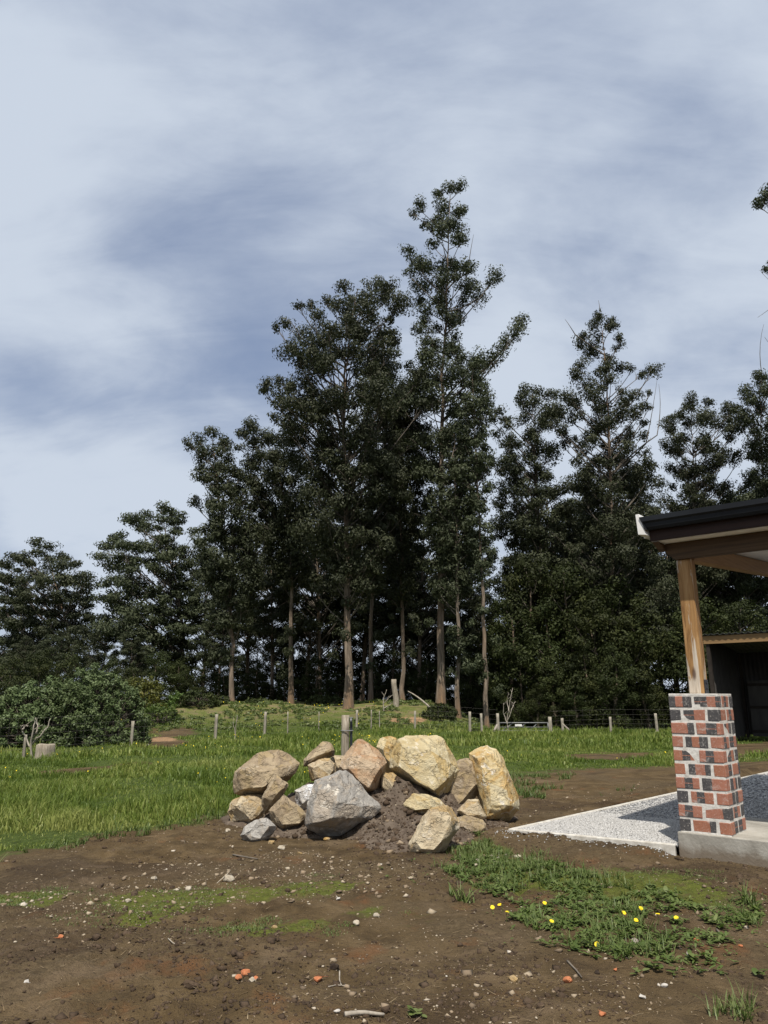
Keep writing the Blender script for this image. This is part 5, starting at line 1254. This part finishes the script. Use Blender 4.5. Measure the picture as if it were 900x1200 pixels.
# low tufts thinning out along the meadow's edge, and around the pile
ex = rng.uniform(-6, 4.5, 5200); ey = rng.uniform(7.0, 15, 5200); f_ = field_mask(ex, ey); kk = (f_ > 0.02) & (f_ < 0.75); ex, ey = ex[kk], ey[kk]
tufts_at(bag, ex, ey, (5, 12), 0.05, 0.14, 0.009, 0.5)
pt = poly_g([(606, 928), (640, 924), (668, 926), (640, 934), (610, 936)]); x, y = in_weeds(260, pt); tufts_at(bag, x, y, (6, 12), 0.06, 0.16, 0.011, 0.4)
pt = poly_g([(715, 925), (745, 920), (750, 930), (720, 935)]); x, y = in_weeds(30, pt); tufts_at(bag, x, y, (5, 9), 0.05, 0.10, 0.009, 0.4)
# moss and seedlings in the green films on the soil
for pm in MOSS[:5]:
    x, y = in_weeds(5200, pm); kk = fbm(x*3, y*3, oct=3, seed=66) > -0.1; x, y = x[kk], y[kk]; tufts_at(bag, x, y, (2, 5), 0.008, 0.026, 0.004, 0.65)
tag(bag.build('weeds', M['weed']), 'broad-leaved weeds and grass tufts spreading over bare soil', 'weeds', kind='stuff')
# yellow flowers one can count
for i, (px, py) in enumerate([(576, 1060), (588, 1062), (593, 1069), (637, 1059), (643, 1076), (699, 1100), (711, 1064), (727, 1070), (742, 1080), (747, 1067), (771, 1078), (795, 1081)]):
    nth = ['first', 'second', 'third', 'fourth', 'fifth', 'sixth', 'seventh', 'eighth', 'ninth', 'tenth', 'eleventh', 'twelfth'][i]
    q = G(px, py, 0.06); zb = float(gz_(q[0], q[1])); root = empty('yellow_flower', (q[0], q[1], zb))
    tag(root, nth+' small yellow flower in the weeds, counted from the boulder heap outward', 'flower', 'yellow flowers in the weed patch')
    b = Bag(); b.tube([(0, 0, -0.01), (0.004, 0, 0.03), (0.002, 0.002, 0.062)], [0.0018]*3, 5); b.build('stem', M['weed'], root)
    b = Bag(); np_ = 13; az = np.linspace(0, 6.283, np_, endpoint=False)+rng.normal(0, 0.08, np_)
    V, F = arc_blades(rng, np.tile([[0.002, 0.002, 0.062]], (np_, 1)), az, np.full(np_, 0.015), np.full(np_, 0.0065), rng.uniform(0.2, 0.5, np_), np.full(np_, 0.5), 3, 'leaf'); b.add(V, F)
    hd = b.build('petals', M['yellow'], root); hd.rotation_euler = (rng.normal(0.35, 0.3), rng.normal(0, 0.3), 0)

# loose grit, clods, straw: uncountable
k = NT('pebble'); c = k.ramp(k.attr('tint'), [(0.0, (0.10, 0.075, 0.05)), (0.35, (0.24, 0.18, 0.12)), (0.6, (0.33, 0.27, 0.19)), (0.8, (0.44, 0.38, 0.30)), (1.0, (0.58, 0.54, 0.47))])
M['pebble'] = k.done(c, 0.9, 0.2)
k = NT('clod'); c = k.ramp(k.noise(k.coord('Position'), 9, 4, 0.6), [(0.3, (0.035, 0.024, 0.016)), (0.7, (0.095, 0.066, 0.044))]); k.bump(k.noise(k.coord('Position'), 90, 3), 0.6, 0.01); M['clod'] = k.done(c, 0.96, 0.1)
def on_dirt(n, y0, y1, power=1.0, near_stones=False):
    y = y0+(y1-y0)*rng.random(n)**power; x = (rng.random(n)*2-1)*(0.60*y+0.3); kk = (field_mask(x, y) < 0.15)
    ax, ay = x-A0[0], y-A0[1]; lx = ax*EX[0]+ay*EX[1]; ly = ax*EY[0]+ay*EY[1]; kk &= ~((lx > -2.25) & (ly > -0.32+0.157*(lx+2.15)))
    kk &= (heap(x, y) < 0.01)
    return x[kk], y[kk]
x, y = on_dirt(15000, 3.3, 14, 1.5); kk = rng.random(len(x)) < sstep(-0.5, 0.5, fbm(x*0.9, y*0.9, oct=3, seed=64)); x, y = x[kk], y[kk]
s_ = 0.0042*rng.pareto(2.6, len(x))+0.0035; s_ = np.minimum(s_, 0.030)
v, f, t = pebbles(rng, np.stack([x, y, gz_(x, y)+s_*0.15], -1), s_, np.clip(rng.beta(1.5, 3.0, len(x)), 0, 1), 0.6); b = Bag(); b.add(v, None, f, t)
band = poly_g([(60, 1050), (120, 1020), (300, 1000), (420, 1010), (560, 1020), (480, 1050), (300, 1060), (140, 1085)]); x, y = in_weeds(3600, band)
s_ = np.minimum(0.005*rng.pareto(2.4, len(x))+0.004, 0.028); v, f, t = pebbles(rng, np.stack([x, y, gz_(x, y)+s_*0.2], -1), s_, np.clip(rng.beta(1.7, 2.8, len(x)), 0, 1), 0.6); b.add(v, None, f, t)
hxr = rng.uniform(-2, 1.6, 2600); hyr = rng.uniform(7.4, 9.2, 2600); kk = heap(hxr, hyr) > 0.0; hxr, hyr = hxr[kk], hyr[kk]
s_ = np.minimum(0.006*rng.pareto(2.2, len(hxr))+0.004, 0.04); v, f, t = pebbles(rng, np.stack([hxr, hyr, hz(hxr, hyr)+heap(hxr, hyr)], -1), s_, np.clip(rng.beta(1.2, 3.4, len(hxr)), 0, 1), 0.8); b.add(v, None, f, t)
tag(b.build('pebbles', M['pebble']), 'tiny pale pebbles strewn over the bare soil', 'pebbles', kind='stuff')
x, y = on_dirt(42000, 3.3, 12, 1.4); kk = rng.random(len(x)) < sstep(-0.35, 0.6, fbm(x*1.4, y*1.4, oct=3, seed=67)); x, y = x[kk], y[kk]
s_ = np.minimum(0.007*rng.pareto(2.8, len(x))+0.005, 0.032); v, f, t = pebbles(rng, np.stack([x, y, gz_(x, y)], -1), s_, np.full(len(x), .5), 0.75); b = Bag(); b.add(v, None, f, t)
hxr = rng.uniform(-2, 1.6, 5000); hyr = rng.uniform(7.4, 9.2, 5000); kk = heap(hxr, hyr) > 0.0; hxr, hyr = hxr[kk], hyr[kk]
s_ = np.minimum(0.010*rng.pareto(2.5, len(hxr))+0.007, 0.045); v, f, t = pebbles(rng, np.stack([hxr, hyr, hz(hxr, hyr)+heap(hxr, hyr)], -1), s_, np.full(len(hxr), .5), 0.8); b.add(v, None, f, t)
tag(b.build('soil_clods', M['clod']), 'crumbs and clods of dark soil lying on the ground', 'soil', kind='stuff')
x, y = on_dirt(2600, 3.3, 10, 1.4); m = len(x); V, F = arc_blades(rng, np.stack([x, y, gz_(x, y)+0.006], -1), rng.random(m)*6.283, rng.uniform(0.015, 0.075, m), rng.uniform(0.0015, 0.004, m), rng.uniform(-0.05, 0.25, m), rng.uniform(-0.3, 0.5, m), 3)
b = Bag(); b.add(V, F, None, np.repeat(np.clip(rng.normal(0.4, 0.25, m), 0, 1), 8)); tag(b.build('straw', M['dry']), 'dry straw and leaf bits littering the soil', 'straw', kind='stuff')

# stones one can pick out, each its own
def small_stone(name, px, py, w, mat, label, cat='stone', group=None, seed=0, flat=0.6, z=0.0, onheap=False):
    r = random.Random(seed+400); q = G(px, py, z); zb = float(gz_(q[0], q[1]))+(max(0, float(heap(q[0], q[1]))) if onheap else 0)
    R = w*mpp(py, q[1])/2; bm = bmesh.new()
    for _ in range(16):
        d = Vector((r.gauss(0, 1), r.gauss(0, 1), r.gauss(0, 1))).normalized(); bm.verts.new((d.x*R*r.uniform(.8, 1.1), d.y*R*r.uniform(.7, 1.0), d.z*R*flat))
    bmesh.ops.convex_hull(bm, input=list(bm.verts)); lo = [v for v in bm.verts if not v.link_faces]
    if lo: bmesh.ops.delete(bm, geom=lo, context='VERTS')
    bmesh.ops.bevel(bm, geom=list(bm.edges), offset=R*0.10, segments=1, affect='EDGES')
    me = bpy.data.meshes.new(name); bm.to_mesh(me); bm.free(); o = link(name, me, mat); o.location = (q[0], q[1], zb+R*flat*0.45); o.rotation_euler = (0, 0, r.random()*6)
    return tag(o, label, cat, group)
k = NT('fired_clay'); M['claychip'] = k.done(k.ramp(k.noise(k.coord('Object'), 40, 4), [(0.3, (0.30, 0.095, 0.04)), (0.7, (0.46, 0.19, 0.09))]), 0.9, 0.15)
k = NT('pale_stone'); M['palestone'] = k.done(k.ramp(k.noise(k.coord('Object'), 30, 5), [(0.3, (0.27, 0.225, 0.16)), (0.7, (0.45, 0.40, 0.32))]), 0.9, 0.2)
k = NT('white_chip'); M['whitechip'] = k.done(k.ramp(k.noise(k.coord('Object'), 30, 5), [(0.3, (0.35, 0.32, 0.28)), (0.7, (0.52, 0.49, 0.44))]), 0.85, 0.2)
k = NT('dark_clod'); n_ = k.noise(k.coord('Object'), 40, 4); k.bump(n_, 0.8, 0.01); M['darkclod'] = k.done(k.ramp(n_, [(0.3, (0.022, 0.016, 0.012)), (0.7, (0.055, 0.04, 0.03))]), 0.96, 0.1)
ST = [(268, 1030, 17, 'palestone', 'palest rounded stone on bare soil below the meadow end of the heap'), (181, 1026, 10, 'palestone', 'small buff stone in the pebbly band of soil'), (221, 1041, 11, 'palestone', 'flat pale stone at the upper edge of the mossy film'), (150, 1058, 9, 'palestone', 'small straw-coloured stone in the mossy film'),
      (418, 1083, 12, 'palestone', 'cream stone lying alone past the mossy patches'), (441, 1074, 10, 'palestone', 'yellowish stone with a dark clod beside it'), (322, 1083, 9, 'tan', 'flat tan stone on the brightest mossy film'), (397, 1054, 8, 'whitechip', 'little white stone near the centre of the bare soil'),
      (71, 1100, 9, 'claychip', 'orange-brown stone standing on the soil below the mossy film'), (30, 1158, 9, 'whitechip', 'white stone in the lowest corner of soil'), (395, 1185, 10, 'whitechip', 'white stone just above the grey stick'),
      (288, 1142, 15, 'claychip', 'largest chip of the orange brick fragments, soil all around'), (279, 1151, 11, 'claychip', 'flat orange brick chip touching the largest fragment'), (299, 1148, 9, 'claychip', 'pale orange brick chip beside the largest fragment'), (295, 1154, 10, 'palestone', 'grey pebble tucked under the orange brick fragments'),
      (373, 1143, 16, 'claychip', 'brick-red stone half sunk beside the dark clod'), (391, 1133, 15, 'darkclod', 'dark round soil clod with root threads'), (602, 1150, 13, 'tan', 'rounded tan stone on bare soil below the weeds'), (665, 1152, 15, 'claychip', 'orange stone half sunk below the weeds'), (700, 1140, 9, 'darkclod', 'black rounded stone below the weeds'),
      (722, 1139, 7, 'claychip', 'small orange chip next to the weed edge'), (753, 1166, 11, 'whitechip', 'flat white chip on soil, wider of two'), (779, 1159, 10, 'whitechip', 'flat white chip on soil, farther of two'), (706, 1187, 12, 'claychip', 'red leaf-like chip near the bottom edge'), (808, 1120, 9, 'whitechip', 'white stone at the lower edge of the weeds'), (816, 1107, 10, 'claychip', 'pinkish brick chip among the weeds'), (868, 1110, 7, 'claychip', 'small orange chip at the far end of the weeds'),
      (744, 1108, 13, 'grey', 'grey rounded stone under the weed leaves'), (172, 874, 7, 'whitechip', 'small white stone in the grass before the clay bank'), (0, 955, 9, 'palestone', 'pale stone at the frame edge in tall grass'), (383, 984, 10, 'ochre', 'small orange stone under the biggest grey boulder'), (318, 990, 12, 'tan', 'fist-sized reddish tan stone beside the lowest grey boulder'), (330, 994, 11, 'palestone', 'cream stone on the heap foot below the triangular boulder'), (267, 974, 9, 'palestone', 'small white stone before the cream boulder'), (352, 1000, 8, 'tan', 'small tan stone on the soil at the heap foot'), (560, 975, 8, 'tan', 'flat tan chip before the low flat boulder')]
for i, (px, py, w, mt, lb) in enumerate(ST):
    small_stone('stone', px, py, w, M.get(mt) or RM[mt], lb, 'stone', 'loose stones on the ground', i, onheap=(py < 1003 and 260 < px < 600))
# pile of pale stones in the weeds at the heap's foot
for i, a in enumerate(np.sort(rng.uniform(555, 610, 16))):
    c_ = rng.uniform(1001, 1015)
    ords = 'first second third fourth fifth sixth seventh eighth ninth tenth eleventh twelfth thirteenth fourteenth fifteenth sixteenth'.split()
    small_stone('stone', a, c_, rng.uniform(5, 9), M['palestone'], ords[i]+' small pale stone from the heap in the scatter atop the weed patch', 'stone', 'pale stone scatter by the weeds', 90+i)
# sticks and roots
def stick(pts, r, mat, label, name='stick'):
    w = [G(a, b) for a, b in pts]; w = np.array([[p[0], p[1], float(gz_(p[0], p[1]))+r*0.8+0.004] for p in w]); t = np.linspace(0, len(w)-1, 9)
    pth = np.stack([np.interp(t, np.arange(len(w)), w[:, i]) for i in range(3)], -1); org = pth[0].copy()
    b = Bag(); b.tube(pth-org, np.linspace(r, r*0.6, 9), 7, True); o = b.build(name, mat, None, True); o.location = tuple(org); return tag(o, label, 'stick', 'sticks and roots on the soil')
stick([(404, 1199), (425, 1195), (440, 1193), (450, 1191)], 0.011, M['dead'], 'grey weathered stick at the bottom edge of the soil')
stick([(197, 1101), (205, 1106), (220, 1106), (238, 1104)], 0.0035, M['dead'], 'thin pale curved root below the mossy film')
stick([(398, 1134), (398, 1142), (400, 1150)], 0.004, M['dead'], 'pale root thread hanging from the dark clod')
stick([(385, 1152), (394, 1148), (408, 1151)], 0.003, M['dead'], 'pale forked root thread lying below the dark clod')
stick([(665, 1130), (675, 1138), (682, 1148)], 0.006, M['limb'], 'brown twig on soil below the weeds')
stick([(273, 1002), (290, 1006), (302, 1007)], 0.008, M['limb'], 'dark twig on soil before the heap')
stick([(840, 1093), (848, 1100), (853, 1104)], 0.006, M['limb'], 'short brown twig among the far weeds')
